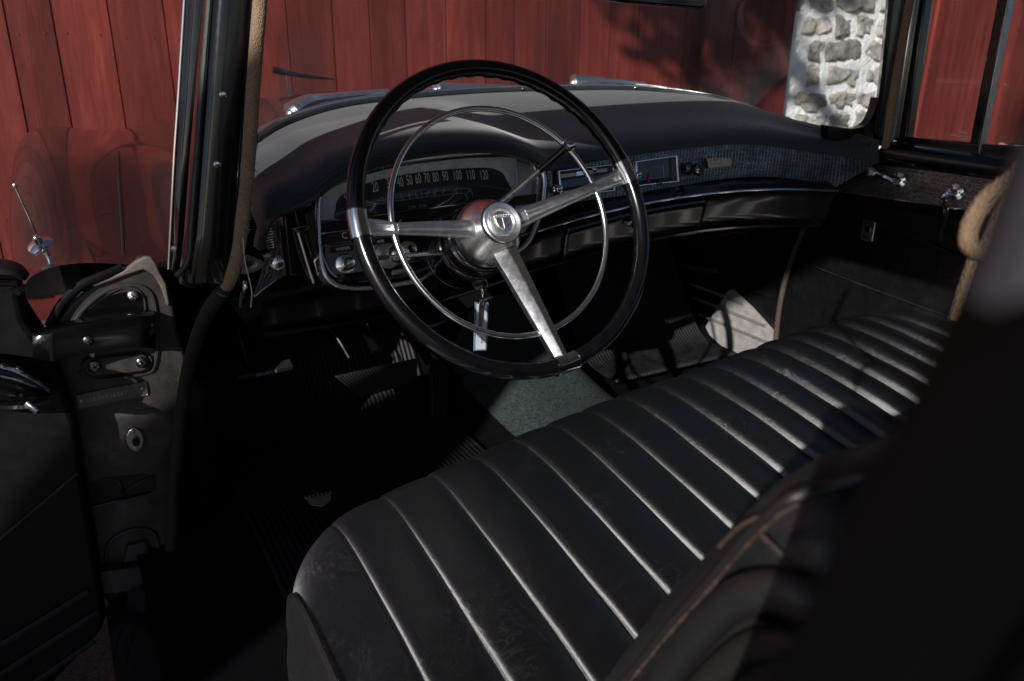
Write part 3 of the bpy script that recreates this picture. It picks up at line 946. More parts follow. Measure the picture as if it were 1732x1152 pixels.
# floor mats (lift out)
def ribbed_mat(name, P, nx, ny, ribs, h=.004):
    """P(u, v) -> point; ribs run along v"""
    mb = MB(); rws = []
    for i in range(ribs * 4 + 1):
        u = i / (ribs * 4); lift = (0, h, h, 0)[i % 4]
        rws.append([P(u, j / ny) + V(0, -lift * .4, lift) for j in range(ny + 1)])
    mb.grid(rws)
    return mb
def Pd(u, v):
    x = lerp(-.72, -.19, u); y = lerp(.10, .93, v)
    return V(x, y, floor_z(x, y) * 0 + .30 + sstep(.74, 1.12, y) * .40 + .008)
o = ribbed_mat('floor_mat', Pd, 1, 22, 46, .0035).build('floor_mat', M['mat_rubber'], smooth=180, solid=.003)
tag(o, "driver's black ribbed rubber floor mat with grey crest under the pedals", 'floor mat')
dmat = o
def crest(mb, c, ux, uy, w):
    sh = [(-.5, .25), (.5, .25), (.48, -.05), (.36, -.32), (.14, -.47), (0, -.55), (-.14, -.47), (-.36, -.32), (-.48, -.05)]
    n = ux.cross(uy)
    mb.prism([c + ux * (a * w) + uy * (b * w) for a, b in sh], n * .002)
    for k in range(7):
        a = (k - 3) / 6.2
        mb.lathe(c + ux * (a * 1.1 * w) + uy * ((.46 - .14 * a * a) * w), n, [(.055 * w, 0), (.055 * w, .002), (0, .003)], 8)
        mb.prism([c + ux * ((a - .06) * w) + uy * (.27 * w), c + ux * ((a + .06) * w) + uy * (.27 * w), c + ux * (a * 1.08 * w) + uy * (.42 * w)], n * .002)
    mb.box(c + uy * (-.12 * w) + n * .002, .015 * w, .36 * w, .0006, (ux, uy, n)); mb.box(c + uy * (-.08 * w) + n * .002, .46 * w, .015 * w, .0006, (ux, uy, n))
cc = at(541, 846, Z=.318); mb = MB(); crest(mb, cc, V(.99, -.1, 0).normalized(), V(.1, .99, 0).normalized(), .046); mb.build('crest', M['crest_grey'], dmat, smooth=0)
def Pp(u, v):
    x = lerp(.27, .70, u); y = lerp(.60, 1.06, v)
    rr = max(0, v - .75) * .0
    return V(x, y, .30 + sstep(.70, 1.12, y) * .46 + .03)
mb = ribbed_mat('floor_mat', Pp, 1, 18, 40, .004)
o = mb.build('floor_mat', M['mat_rubber'], smooth=180, solid=.003)
tag(o, 'black ribbed rubber mat in the passenger footwell, leaning up against the toe board', 'floor mat')

# pedals, parking brake
mb = MB(); mb.box(V(-.36, .73, .47), .075, .008, .033, (V(1, .0, .05).normalized(), V(0, .8, -.6), V(0, .6, .8)))
def pedal(px4, y, name, mat=M['rubber'], ribs=0):
    pts = [at(x, yy, Y=y + dy) for x, yy, dy in px4]
    n = (pts[1] - pts[0]).cross(pts[3] - pts[0]).normalized()
    if n.y > 0: n = -n
    mb = MB(); mb.prism(pts, n * -.012)
    o = mb.build(name, mat, car, bevel=.004, seg=3)
    if ribs:
        mb = MB()
        for k in range(ribs):
            t = (k + .5) / ribs
            a = pts[0].lerp(pts[1], t) + n * .0015; b = pts[3].lerp(pts[2], t) + n * .0015
            mb.tube([a.lerp(b, .06), a.lerp(b, .94)], .0022, 6)
        mb.build('rubber_rib', M['pedal_rubber'], o)
    return o, pts, n
bp, pts, n = pedal([(566, 636, .02), (706, 606, .02), (706, 645, 0), (612, 674, 0)], .66, 'brake_pedal', ribs=26)
mb = MB(); mb.tube(spl([V(-.36, .69, .50), V(-.36, .80, .58), V(-.36, .92, .75), V(-.36, .95, .9)], 6), .011, 8); mb.build('pedal_arm', M['inner_paint'], bp)
ap, pts, n = pedal([(728, 606, .10), (758, 606, .10), (757, 722, 0), (732, 728, 0)], .66, 'accelerator_pedal', ribs=5)
mb = MB(); mb.tube(spl([at(560, 560, Y=.75), at(572, 575, Y=.72), at(590, 605, Y=.70)], 5), .0025, 6); mb.build('pedal_rod', M['steel'], car)
hd = (at(398, 635, Y=.60), at(494, 616, Y=.60)); hx = (hd[1] - hd[0]).normalized()
mb = MB(); hc = (hd[0] + hd[1]) / 2; hz = V(0, -.35, .93); hz = (hz - hx * hz.dot(hx)).normalized(); hy = hz.cross(hx)
mb.box(hc, (hd[1] - hd[0]).length / 2, .012, .0062, (hx, hy, hz))
pb = mb.build('parking_brake_handle', M['pedal_rubber'], car, bevel=.003, seg=3)
mb = MB(); mb.text('BRAKE', hc + hx * .002 - hy * .0123 if hy.y > 0 else hc + hx * .002 + hy * .0123, hx, hz, .0078, 1.3); mb.build('lettering', M['ink_dim'], pb, smooth=0)
mb = MB(); a = at(416, 618, Y=.61); mb.tube(spl([a, at(412, 600, Y=.625), at(405, 580, Y=.65), at(398, 560, Y=.68)], 5), lambda t: .009 + .006 * t, 8, sx=.6); mb.build('brake_bracket', M['dark_chrome'], pb)
mb = MB(); mb.sheet([at(440, 578, Y=.92), at(560, 575, Y=.92), at(566, 610, Y=.90), at(430, 612, Y=.90)]); mb.build('toe_board', M['floor_metal'], car, smooth=0)

# ================================================================== dashboard
Rpx = [(440, 415, .205), (444, 393, .20), (455, 368, .197), (480, 352, .20), (510, 340, .20), (535, 325, .20), (562, 303, .205), (600, 285, .21), (640, 272, .215), (700, 259, .222), (760, 251, .228), (830, 250, .236), (880, 257, .245), (912, 271, .26), (940, 279, .275), (1000, 268, .29), (1054, 259, .305), (1100, 252, .315), (1200, 241, .335), (1250, 238, .34), (1300, 241, .34), (1384, 254, .33), (1440, 262, .31), (1484, 272, .28)]
Rl = spl([at(a, b, Y=c) for a, b, c in Rpx], 6)
NB = 150
Bq = resample(Bs, NB)
# pair by X so that the pad reads as one sheet
def atx(L, n):
    return resample(L, n)
Rq = resample(Rl, NB)
pad_in = V(0, -.012, -.004)
rws = [[p + V(0, .0, -.006) for p in Bq], [p + V(0, -.010, -.006) for p in Bq]]
for k in range(1, 15):
    t = k / 15
    row = []
    for a, b in zip(Bq, Rq):
        p = (a + V(0, -.010, -.006)).lerp(b, t)
        p.z += .030 * math.sin(math.pi * t) ** 1.0 + .014 * sstep(.7, .95, t) * (1 - sstep(.95, 1.0, t))
        row.append(p)
    rws.append(row)
rws.append([b + V(0, -.003, .004) for b in Rq])
rws.append([b + V(0, -.005, -.002) for b in Rq])
rws.append([b + V(0, .002, -.009) for b in Rq])
rws.append([b + V(0, .05, -.012) for b in Rq])
mb = MB(); mb.grid(rws)
dash = mb.build('dashboard', M['vinyl'], car, smooth=180)
mb = MB()
for s in range(2):
    L = resample([p for p in Rl if p.x < -.10 and p.z > .95], 190)
    for a, b in zip(L[::2], L[1::2]):
        o_ = V(0, -.0045 + .006 * s, .0055 + .004 * s)
        mb.tube([a + o_, a.lerp(b, .85) + o_], .0009, 5)
mb.build('stitching', M['lip'], dash)
mb = MB(); mb.tube([p + V(0, -.006, -.003) for p in Rl if p.x < -.08], .0055, 8); mb.build('pad_welt', M['lip'], dash)

YT = [(900, .262), (940, .275), (1000, .29), (1054, .305), (1100, .315), (1200, .335), (1250, .34), (1300, .34), (1384, .335), (1440, .318), (1484, .285)]
def T(px, py, off=0):
    y0 = interp(px, YT); p = at(px, py, Y=y0 - off)
    for _ in range(4): p = at(px, py, Y=y0 - off - .24 * (.975 - p.z))
    return p
tt = [(915, 290), (960, 284), (1000, 274), (1054, 264), (1100, 257), (1200, 245), (1250, 242), (1300, 245), (1384, 258), (1440, 266), (1484, 276)]
tb = [(905, 350), (960, 344), (1000, 338), (1054, 331), (1100, 324), (1200, 306), (1250, 300), (1300, 299), (1350, 304), (1384, 312), (1410, 319)]
A_ = resample(spl([T(*p, -.004) for p in tt], 6), 60); Bt = resample(spl([T(*p, -.004) for p in tb], 6), 60)
mb = MB(); mb.grid([[a.lerp(b, k / 4) for a, b in zip(A_, Bt)] for k in range(5)], uv=True)
mb.build('trim_panel', M['trim'], dash, smooth=180)
# lower dash (painted) under the trim, whole width
cl = [at(440, 492, Y=.24), at(480, 492, Y=.24), at(560, 490, Y=.245), at(640, 482, Y=.25), at(760, 452, Y=.255), at(860, 400, Y=.26), at(905, 364, .0) if False else at(905, 362, Y=.262)] + [T(x, y) for x, y in ((960, 357), (1022, 348), (1085, 339), (1180, 324), (1260, 312), (1292, 307), (1340, 309), (1384, 317), (1408, 322))]
CL = resample(spl(cl, 6), 120)
for _ in range(700): CL = [CL[0]] + [(CL[i - 1] + CL[i] * 2 + CL[i + 1]) / 4 for i in range(1, len(CL) - 1)] + [CL[-1]]
def lowrow(L, dy, dz): return [p + V(0, dy, dz) for p in L]
prof = [(.012, .018), (-.012, .004), (-.016, -.002), (-.010, -.010), (.0, -.03), (.004, -.055), (.012, -.080), (.03, -.094), (.08, -.10), (.30, -.095)]
mb = MB(); mb.grid([lowrow(CL, *q) for q in prof])
ld = mb.build('lower_panel', M['inner_paint'], dash, smooth=60)
mb = MB(); mb.tube([p + V(0, -.0165, .001) for p in CL if p.x > -.27], .0022, 8); mb.build('chrome_line', M['chrome'], dash)
mb = MB(); gx0, gx1 = T(962, 365).x, T(1190, 330).x
GL = [p for p in CL if gx0 < p.x < gx1]
gp = [(-.013, -.012), (-.005, -.03), (-.001, -.055), (.006, -.078), (.02, -.09)]
mb.grid([lowrow(GL, *q) for q in gp]); gb = mb.build('glovebox_door', M['inner_paint'], dash, smooth=60, solid=.004)
p = T(1063, 377, -.0) ; mb = MB(); mb.lathe(p + V(0, .004, 0), V(-.1, -1, .1), [(.006, 0), (.005, .006), (.009, .012), (.010, .018), (.007, .023), (0, .024)], 18); mb.build('glovebox_knob', M['chrome'], dash)
# radio
def frame(pts, w, d, mat, parent, name):
    """a raised four-sided bezel"""
    c = sum(pts, V(0, 0, 0)) / len(pts); n = V(0, -1, .05).normalized(); mb = MB()
    inn = [p + (c - p).normalized() * w for p in pts]; m = len(pts)
    mb.grid([pts + [pts[0]], [p + n * d for p in pts] + [pts[0] + n * d], [p + n * d for p in inn] + [inn[0] + n * d], inn + [inn[0]]])
    return mb.build(name, mat, parent, bevel=.0008)
rp = [T(940, 288, .002), T(1034, 277, .002), T(1036, 321, .002), T(944, 334, .002)]
mb = MB(); mb.prism(rp, V(0, -.004, 0)); rad = mb.build('radio', M['dial_black'], car, bevel=.002)
frame([p + V(0, -.004, 0) for p in rp], .004, .005, M['chrome'], rad, 'bezel')
mb = MB(); mb.prism([T(948, 295, .0085), T(1026, 284, .0085), T(1026, 290, .0085), T(948, 301, .0085)], V(0, -.002, 0)); mb.build('tuning_scale', M['cream'], rad)
mb = MB(); mb.prism([T(973, 290, .012), T(986, 288.5, .012), T(986, 295, .012), T(973, 297, .012)], V(0, -.004, 0)); mb.build('tuning_pointer', M['chrome'], rad)
mb = MB(); mb.lathe(T(1004, 288, .012), V(0, -1, 0), [(.005, 0), (.004, .004), (0, .005)], 10); mb.build('radio_stud', M['chrome'], rad)
mb = MB(); mb.prism([T(948, 306, .0075), T(1024, 294, .0075), T(1024, 308, .0075), T(948, 318, .0075)], V(0, -.001, 0)); mb.build('dial_window', M['lens'], rad)
mb = MB(); mb.prism([T(950, 322, .008), T(1026, 311, .008), T(1026, 319, .008), T(950, 331, .008)], V(0, -.007, 0)); mb.build('push_button_row', M['chrome'], rad, bevel=.002)
def knob(p, r, ln, mat, parent, name='knob', ax=V(-.05, -1, .1)):
    mb = MB(); mb.lathe(p, ax, [(r * 1.0, 0), (r * 1.05, ln * .15), (r * .7, ln * .3), (r * .75, ln * .5), (r, ln * .62), (r, ln * .9), (r * .8, ln), (0, ln)], 20)
    return mb.build(name, mat, parent, smooth=50)
knob(T(940, 319, .006), .0068, .016, M['chrome'], rad)
# clock
rp = [T(1069, 272, .002), T(1140, 262, .002), T(1143, 306, .002), T(1072, 314, .002)]
mb = MB(); mb.prism(rp, V(0, -.003, 0)); clk = mb.build('clock', M['dial_black'], car, bevel=.002)
frame([p + V(0, -.003, 0) for p in rp], .005, .008, M['chrome'], clk, 'bezel')
frame([T(1071, 288, .007), T(1121, 281, .007), T(1122, 299, .007), T(1073, 306, .007)], .002, .003, M['steel'], clk, 'inner_frame')
mb = MB(); mb.prism([T(1095, 307, .011), T(1098, 307, .011), T(1101, 293, .011), T(1098, 293, .011)], V(0, -.001, 0)); mb.build('clock_hand', M['red'], clk)
mb = MB(); mb.prism([T(1077, 268.5, .009), T(1130, 262, .009), T(1132, 300, .009), T(1079, 305, .009)], V(0, -.0006, 0)); mb.build('clock_glass', M['lens'], clk)
knob(T(1075, 295, .006), .006, .014, M['chrome'], clk); knob(T(1111, 309, .006), .005, .012, M['dark_chrome'], clk)
lk = knob(T(1163, 285, .0), .0125, .034, M['dark_chrome'], dash, 'lighter_knob', V(.25, -1, .02))
# crest bar on the trim
mb = MB(); mb.prism([T(1196, 272, .004), T(1236, 270, .004), T(1233, 280, .004), T(1197, 284, .004)], V(0, -.006, 0)); cb = mb.build('crown_badge', M['cream'], dash, bevel=.0015)
mb = MB()
for k in range(7): mb.lathe(T(1199 + k * 5.6, 270.2 - k * .2, .008), V(0, -1, 0), [(.0036, -.003), (.0036, .002), (0, .005)], 10)
mb.build('bead', M['cream'], cb)
mb = MB(); mb.tube(spl([T(1240, 277, .003), T(1252, 275.5, .004), T(1264, 277, .003)], 4), .0012, 6)
for k in range(5): mb.lathe(T(1266 + k * 7, 276 + k * .4, .003), V(0, -1, 0), [(.0025, 0), (.001, .003), (0, .003)], 6)
mb.build('script_emblem', M['chrome'], dash)

# instrument cluster ---------------------------------------------------------
CP = V(-.42, .235, .86); CN = V(0, -1, .30).normalized()
def K(px, py, off=0): return onplane(px, py, CP + CN * off, CN)
ou = [(538, 345), (548, 322), (575, 304), (640, 282), (700, 270), (760, 262), (830, 257), (875, 259), (905, 271), (920, 298), (918, 340), (908, 378), (888, 415), (840, 443), (790, 457), (740, 467), (690, 478), (640, 486), (590, 487), (560, 477), (545, 452), (539, 400)]
OU = spl([K(x, y) for x, y in ou], 5, closed=True)
mb = MB(); mb.prism([p - CN * .034 for p in OU], CN * -.004)
ic = mb.build('instrument_cluster', M['dial_black'], car)
mb = MB(); mb.grid([[p - CN * .034 for p in OU] + [OU[0] - CN * .034], [p - CN * .006 for p in OU] + [OU[0] - CN * .006]]); mb.build('cluster_wall', M['dark_chrome'], ic, smooth=60)
mb = MB(); mb.tube(OU, .0042, 10, closed=True); mb.build('bezel', M['chrome_worn'], ic)
outer = [p + (p - CP).normalized() * .013 - CN * .004 for p in OU]
low_o = [p for p in outer]
mb = MB(); mb.grid([OU + [OU[0]], [p + (p - CP).normalized() * .010 + CN * -.002 for p in OU] + [OU[0] + (OU[0] - CP).normalized() * .010 - CN * .002], [p + (p - CP).normalized() * .012 - CN * .03 for p in OU] + [OU[0] + (OU[0] - CP).normalized() * .012 - CN * .03]]); mb.build('bezel_skirt', M['inner_paint'], ic, smooth=60)
d0 = [(541, 376), (541, 338), (560, 318), (600, 300), (660, 283), (730, 272), (800, 265), (870, 266), (902, 280), (908, 326), (870, 334)]
mb = MB(); mb.prism([K(x, y, -.030) for x, y in d0], CN * -.002); dial = mb.build('dial_plate', M['dial_grey'], ic)
d1 = [(574, 372), (568, 352), (574, 334), (592, 322), (630, 307), (680, 296), (730, 289), (780, 285), (825, 284), (846, 290), (856, 303), (860, 334), (760, 348), (660, 361)]
mb = MB(); mb.prism([K(x, y, -.0285) for x, y in spl([V(a, b, 0) for a, b in d1], 4, True) for x, y in ()] if False else [K(p.x, p.y, -.0285) for p in spl([V(a, b, 0) for a, b in d1], 4, True)], CN * -.001); mb.build('speed_band', M['dial_black'], ic)
UX = (K(818, 300, -.026) - K(634, 318, -.026)).normalized(); UZ = CN.cross(UX).normalized() * -1
if UZ.z < 0: UZ = -UZ
mb = MB()
for s, x, y in (('0', 584, 328), ('10', 608, 323), ('20', 634.5, 317), ('30', 659, 310.5), ('40', 677, 308.5), ('50', 692.5, 305.5), ('60', 707.5, 303), ('70', 722, 301.5), ('80', 737, 300), ('90', 753, 298.5), ('100', 773.5, 297), ('110', 796, 296.5), ('120', 818.5, 296.5)):
    mb.text(s, K(x, y, -.027), UX, UZ, .0168, .48)
mb.build('speed_numerals', M['ink_white'], ic, smooth=0)
mb = MB()   # scale arcs and ticks
arc1 = [(614, 344), (640, 340), (680, 333), (720, 327), (760, 321), (790, 318.5), (797, 324), (800, 334)]
mb.tube([K(p.x, p.y, -.0265) for p in spl([V(a, b, 0) for a, b in arc1], 4)], .0005, 4)
arc2 = [(612, 350), (650, 343), (700, 336), (750, 330), (784, 327), (790, 333), (790, 339)]
mb.tube([K(p.x, p.y, -.0265) for p in spl([V(a, b, 0) for a, b in arc2], 4)], .0004, 4)
for a, b in (((612, 350), (638, 361)), ((619, 339), (632, 347)), ((645, 334), (653, 342)), ((677, 329), (682, 338)), ((691, 327), (694, 336)), ((702, 325.5), (704, 334)), ((713, 324), (714, 332)), ((725, 322), (723, 331)), ((737, 320), (735, 329)), ((752, 319), (748, 328)), ((773, 316), (767, 326)), ((797, 320), (789, 327))):
    mb.tube([K(*a, -.0262), K(*b, -.0262)], .0006, 4)
for k in range(20):
    x = 640 + k * 7.4; mb.tube([K(x, 343 - (x - 640) * .115, -.0263), K(x - .5, 340 - (x - 640) * .115, -.0263)], .0003, 4)
mb.build('speed_scale', M['ink_dim'], ic)
mb = MB(); mb.prism([K(675, 350, -.0268), K(737, 341, -.0268), K(734, 349, -.0268), K(674, 358, -.0268)], CN * .001); mb.build('odometer_window', M['rubber'], ic)
mb = MB(); mb.text('2146  7530', K(706, 349.5, -.0255), UX, UZ, .0055, .95); mb.build('odometer_digits', M['ink_dim'], ic, smooth=0)
mb = MB(); mb.tube([K(p.x, p.y, -.012) for p in spl([V(a, b, 0) for a, b in d0], 4, True)], .0022, 8, closed=True); mb.build('dial_rim', M['chrome'], ic)
be = [(870, 268), (902, 280), (912, 305), (912, 345), (900, 378), (886, 396), (868, 392), (872, 340), (874, 300)]
mb = MB(); mb.prism([K(x, y, -.014) for x, y in be], CN * -.004); mb.build('bezel_end', M['reflector'], ic, bevel=.003, seg=3)
# lens, bowed toward the driver
lo = [K(p.x, p.y, -.006) for p in spl([V(a, b, 0) for a, b in d0], 3, True)]
cc = sum(lo, V(0, 0, 0)) / len(lo)
mb = MB(); mb.grid([lo + [lo[0]], [p.lerp(cc, .5) + CN * .007 for p in lo] + [lo[0].lerp(cc, .5) + CN * .007], [cc + CN * .009] * (len(lo) + 1)]); mb.build('dial_lens', M['lens'], ic, smooth=180)
# shelf bar under the dial
mb = MB(); mb.prism([K(541, 377, -.004), K(908, 328, -.004), K(908, 344, -.004), K(541, 396, -.004)], CN * -.028); bar = mb.build('shelf_bar', M['inner_paint'], ic, bevel=.002)
mb = MB(); mb.tube([K(541, 377, -.0035), K(908, 328, -.0035)], .0009, 6); mb.tube([K(541, 396, -.0035), K(670, 379, -.0035)], .0009, 6); mb.build('chrome_edge', M['chrome'], bar)
mb = MB(); mb.text('C', K(583, 399, -.008), UX, UZ, .0105, .9); mb.build('gauge_lettering', M['ink_white'], ic, smooth=0)
mb = MB(); mb.text('H', K(655, 389, -.008), UX, UZ, .0105, .9); mb.build('gauge_lettering', M['ink_white'], ic, smooth=0)
mb = MB(); mb.prism([K(541, 392, -.010), K(668, 376, -.010), K(668, 396, -.010), K(541, 414, -.010)], CN * -.002); mb.build('gauge_plate', M['dial_black'], ic)
mb = MB(); mb.prism([K(676, 372, -.008), K(772, 356, -.008), K(772, 378, -.008), K(676, 392, -.008)], CN * -.004); mb.build('gear_window', M['dial_black'], ic)
mb = MB()
for s, x, y in (('P', 688, 381), ('N', 704, 379), ('L', 737, 373.5), ('R', 745.5, 372)):
    mb = MB(); mb.text(s, K(x, y, -.007), UX, UZ, .006, .8); mb.build('gear_letter', M['ink_dim'], ic, smooth=0)
mb = MB(); mb.prism([K(674, 373, -.005), K(678, 372, -.005), K(678, 384, -.005), K(674, 385, -.005)], CN * .002); mb.prism([K(770, 355, -.005), K(774, 354.5, -.005), K(774, 371, -.005), K(770, 372, -.005)], CN * .002); mb.build('window_end', M['chrome'], ic)
lp_ = [(548, 415), (610, 406), (700, 394), (800, 382), (860, 376), (862, 400), (838, 430), (790, 446), (740, 456), (690, 466), (640, 474), (592, 475), (566, 467), (552, 448)]
mb = MB(); mb.prism([K(x, y, -.016) for x, y in lp_], CN * -.003); mb.build('control_plate', M['dark_chrome'], ic, bevel=.001)
mb = MB(); mb.tube(spl([K(x, y, -.013) for x, y in lp_], 3, True), .002, 6, closed=True); mb.build('control_rim', M['steel'], ic)
for wd, x, y, w in (('WIPER', 579.5, 421, .034), ('AIR', 643, 408.5, .036)):
    mb = MB(); c = K(x, y, -.012); mb.box(c, w / 2, .002, .0042, (UX, CN, UZ)); lb = mb.build('control_label', M['rubber'], ic)
    mb = MB(); mb.text(wd, c + CN * .0024, UX, UZ, .0046, 1.25); mb.build('label_lettering', M['ink_white'], ic, smooth=0)
def cknob(x, y, r, ln, parent=ic):
    p = K(x, y, -.016); mb = MB()
    mb.lathe(p, CN, [(r * 1.9, 0), (r * 1.9, .002), (r * 1.3, .005), (r * .85, .006), (r * .8, .012), (r * 1.0, .014), (r * 1.05, ln * .9), (r * .8, ln), (r * .55, ln - .001), (0, ln - .001)], 24)
    return mb.build('control_knob', M['chrome'], parent, smooth=40)
cknob(584, 446, .0085, .028); cknob(690, 424, .0085, .022); cknob(745, 412, .0085, .024)
p = K(655, 432, -.016); mb = MB(); mb.lathe(p, CN, [(.021, 0), (.021, .003), (.017, .005), (.016, .004), (.013, .006), (.0, .006)], 28); dk = mb.build('air_dial', M['reflector'], ic, smooth=30)
mb = MB(); mb.lathe(p + UX * .012 - UZ * .0, CN, [(.0145, .004), (.014, .009), (.010, .015), (.004, .018), (0, .0185)], 22); mb.build('air_knob', M['chrome'], dk)
mb = MB(); mb.prism([K(662, 458, -.012), K(688, 453, -.012), K(688, 460, -.012), K(662, 466, -.012)], CN * .003); mb.build('light_tab', M['reflector'], ic, bevel=.0008)

# left end of the dash: hatched end panel, slab, lever, bracket
E_ = lambda x, y, d=0: at(x, y, Y=.215 - d)
a = [E_(442, 398), E_(448, 382), E_(458, 374), E_(470, 370)]; b = [E_(452, 424), E_(458, 418), E_(464, 414), E_(472, 412)]
mb = MB(); u1 = [E_(442, 400), E_(448, 384), E_(458, 376), E_(471, 372)]; u2 = [E_(452, 420), E_(458, 418), E_(465, 416), E_(474, 414)]; u3 = [E_(440, 470), E_(452, 462), E_(466, 452), E_(478, 446)]; u4 = [E_(428, 502), E_(446, 488), E_(466, 474), E_(482, 466)]
mb.grid([u1, u2, u3, u4], uv=True); ep = mb.build('end_panel', M['trim'], dash, smooth=0)
mb = MB()
for k in range(9):
    mb.tube([E_(444 + k * 1.2, 386 + k * 4.4, .003), E_(459 + k * .6, 382 + k * 4.4, .003)], .0007, 5)
mb.tube(spl([E_(470, 372, .003), E_(474, 400, .004), E_(477, 430, .004), E_(483, 464, .003)], 5), .0022, 6)
mb.tube(spl([E_(483, 464, .003), E_(465, 476, .004), E_(446, 490, .004), E_(430, 503, .003)], 5), .0016, 6)
mb.build('vent_grille', M['chrome'], ep)
knob(E_(468, 444, .002), .0095, .013, M['chrome'], ep, 'button')
mb = MB(); br = [(412, 432), (418, 430), (430, 434), (444, 441), (448, 444), (440, 454), (428, 460), (412, 464), (406, 462), (410, 455)]
mb.prism([E_(x, y, .012) for x, y in br], V(0, -.004, 0)); bk = mb.build('trim_bracket', M['steel'], dash, bevel=.0015)
mb = MB(); mb.lathe(E_(425, 445, .016), V(0, -1, 0), [(.009, 0), (.0085, .002), (.005, .001), (0, .0005)], 18); mb.build('bracket_hole', M['dark_chrome'], bk)
mb = MB(); mb.tube(spl([E_(446, 434, .008), E_(456, 428, .01), E_(466, 424, .01)], 4), .004, 6); mb.build('spring_clip', M['dark_chrome'], bk)
mb = MB(); mb.prism([E_(478, 358, .004), E_(500, 350, .004), E_(524, 468, .004), E_(490, 468, .004)], V(0, .05, 0)); sl_ = mb.build('side_slab', M['inner_paint'], dash, bevel=.003)
mb = MB(); mb.prism([E_(488, 386, .012), E_(514, 380, .012), E_(519, 386, .012), E_(506, 395, .012), E_(492, 391, .012)], V(0, -.02, .004)); mb.build('vent_lever', M['dark_chrome'], dash, bevel=.002)
mb = MB()
mb.tube([E_(504, 392, .006), E_(518, 440, .006), E_(530, 478, .006)], .003, 8, sx=1.4); mb.tube([E_(496, 392, .006), E_(510, 440, .006), E_(524, 472, .006)], .0016, 6)
mb.build('side_moulding', M['chrome'], dash)
mb = MB(); mb.prism([E_(515, 362, .004), E_(534, 352, .004), E_(537, 420, .004), E_(530, 434, .004)], V(0, .03, 0)); mb.build('dark_insert', M['dial_black'], dash, bevel=.002)
mb = MB(); mb.tube(spl([E_(516, 396, .008), E_(523, 420, .008), E_(529, 436, .008), E_(536, 428, .008)], 3), .0016, 6); mb.build('insert_frame', M['chrome'], dash)
mb = MB(); mb.prism([E_(528, 440, .004), E_(538, 430, .004), E_(541, 455, .004), E_(536, 468, .004)], V(0, -.006, 0)); mb.build('corner_moulding', M['chrome'], dash, bevel=.002)
mb = MB(); mb.tube(spl([at(416, 475, Y=.19), at(414, 488, Y=.19), at(410, 500, Y=.2), at(408, 518, Y=.21)], 5), .0035, 8); mb.build('chrome_clip', M['chrome'], dash)

# ================================================================== steering wheel
WC = V(-.40, 0, .95); wi = R(29.5)
wu = V(1, 0, 0); wv = V(0, math.sin(wi), math.cos(wi)); wn = V(0, -math.cos(wi), math.sin(wi))
def Wp(r, ang, o=0): return WC + wu * (r * math.cos(R(ang))) + wv * (r * math.sin(R(ang))) + wn * o
RM = .2165
rows_ = []; NS = 240
for i in range(NS):
    a = 2 * math.pi * i / NS; rad = (wu * math.cos(a) + wv * math.sin(a)); cen = WC + rad * RM
    ring = []
    for k in range(16):
        b = 2 * math.pi * k / 16
        rr = .0118
        inner = max(0, -math.cos(b)) * max(0, -math.sin(b) * .7 + .3)
        rr *= 1 + .10 * inner * (1 if math.sin(i * 2 * math.pi / 5.0) > 0 else -1)
        ring.append(cen + rad * (math.cos(b) * rr) + wn * (math.sin(b) * rr * 1.05))
    rows_.append(ring)
rows_.append(rows_[0])
mb = MB(); mb.grid(rows_, closed=True)
sw = mb.build('steering_wheel', M['wheel_rim'], car, smooth=180)
mb = MB(); mb.tube([Wp(.1655, 360 * k / 120, -.019) for k in range(120)], .0046, 10, closed=True, up=None, sx=.9); mb.build('horn_ring', M['ring_chrome'], sw)
for ang in (177.6, 12.7, -82.5):
    mb = MB(); sp_ = 4.6
    mb.tube([Wp(RM, ang + sp_ * (k / 8 * 2 - 1)) for k in range(9)], .0133, 18)
    mb.build('chrome_sleeve', M['chrome'], sw)
    mb = MB()
    for s in (-1, 1): mb.tube([Wp(RM, ang + (sp_ - .1) * s), Wp(RM, ang + (sp_ + .25) * s)], .0138, 18)
    mb.build('sleeve_edge', M['dark_chrome'], sw)
hubO = -.052
def spoke(ang, da=0):
    d = wu * math.cos(R(ang)) + wv * math.sin(R(ang)); s = wn.cross(d)
    h0 = WC + wn * (-.058)
    rws = []
    for (r, o, w, th) in ((.030, -.054, .0150, .010), (.06, -.046, .0130, .010), (.11, -.032, .0105, .009), (.155, -.022, .0085, .0075), (.166, -.018, .0075, .006)):
        c = WC + d * r + wn * o
        rws.append([c + s * (math.cos(2 * math.pi * k / 16) * w) + wn * (math.sin(2 * math.pi * k / 16) * th * (1.0 if math.sin(2 * math.pi * k / 16) > 0 else .6)) for k in range(16)])
    mb = MB(); mb.grid(rws, closed=True); mb.add(rws[-1], [list(range(16))])
    for e in (-1, 0, 1):
        mb.tube([WC + d * .05 + wn * (-.039) + s * (.006 * e), WC + d * .16 + wn * -.0145 + s * (.0035 * e)], .0016, 6)
    for e in (-1, 1):
        mb.tube([WC + d * .16 + wn * -.019 + s * (.0055 * e), WC + d * .208 + wn * -.002 + s * (.0085 * e)], lambda t: .0032 + .0012 * t, 8)
    mb.prism([WC + d * .160 + wn * -.022 + s * .006, WC + d * .160 + wn * -.022 - s * .006, WC + d * .21 + wn * -.010 - s * .006, WC + d * .21 + wn * -.010 + s * .006], wn * -.004)
    mb.build('spoke', M['satin_chrome'], sw, smooth=50)
spoke(178.5); spoke(12.0)
d = wu * math.cos(R(-83.5)) + wv * math.sin(R(-83.5)); s = wn.cross(d)
rws = []
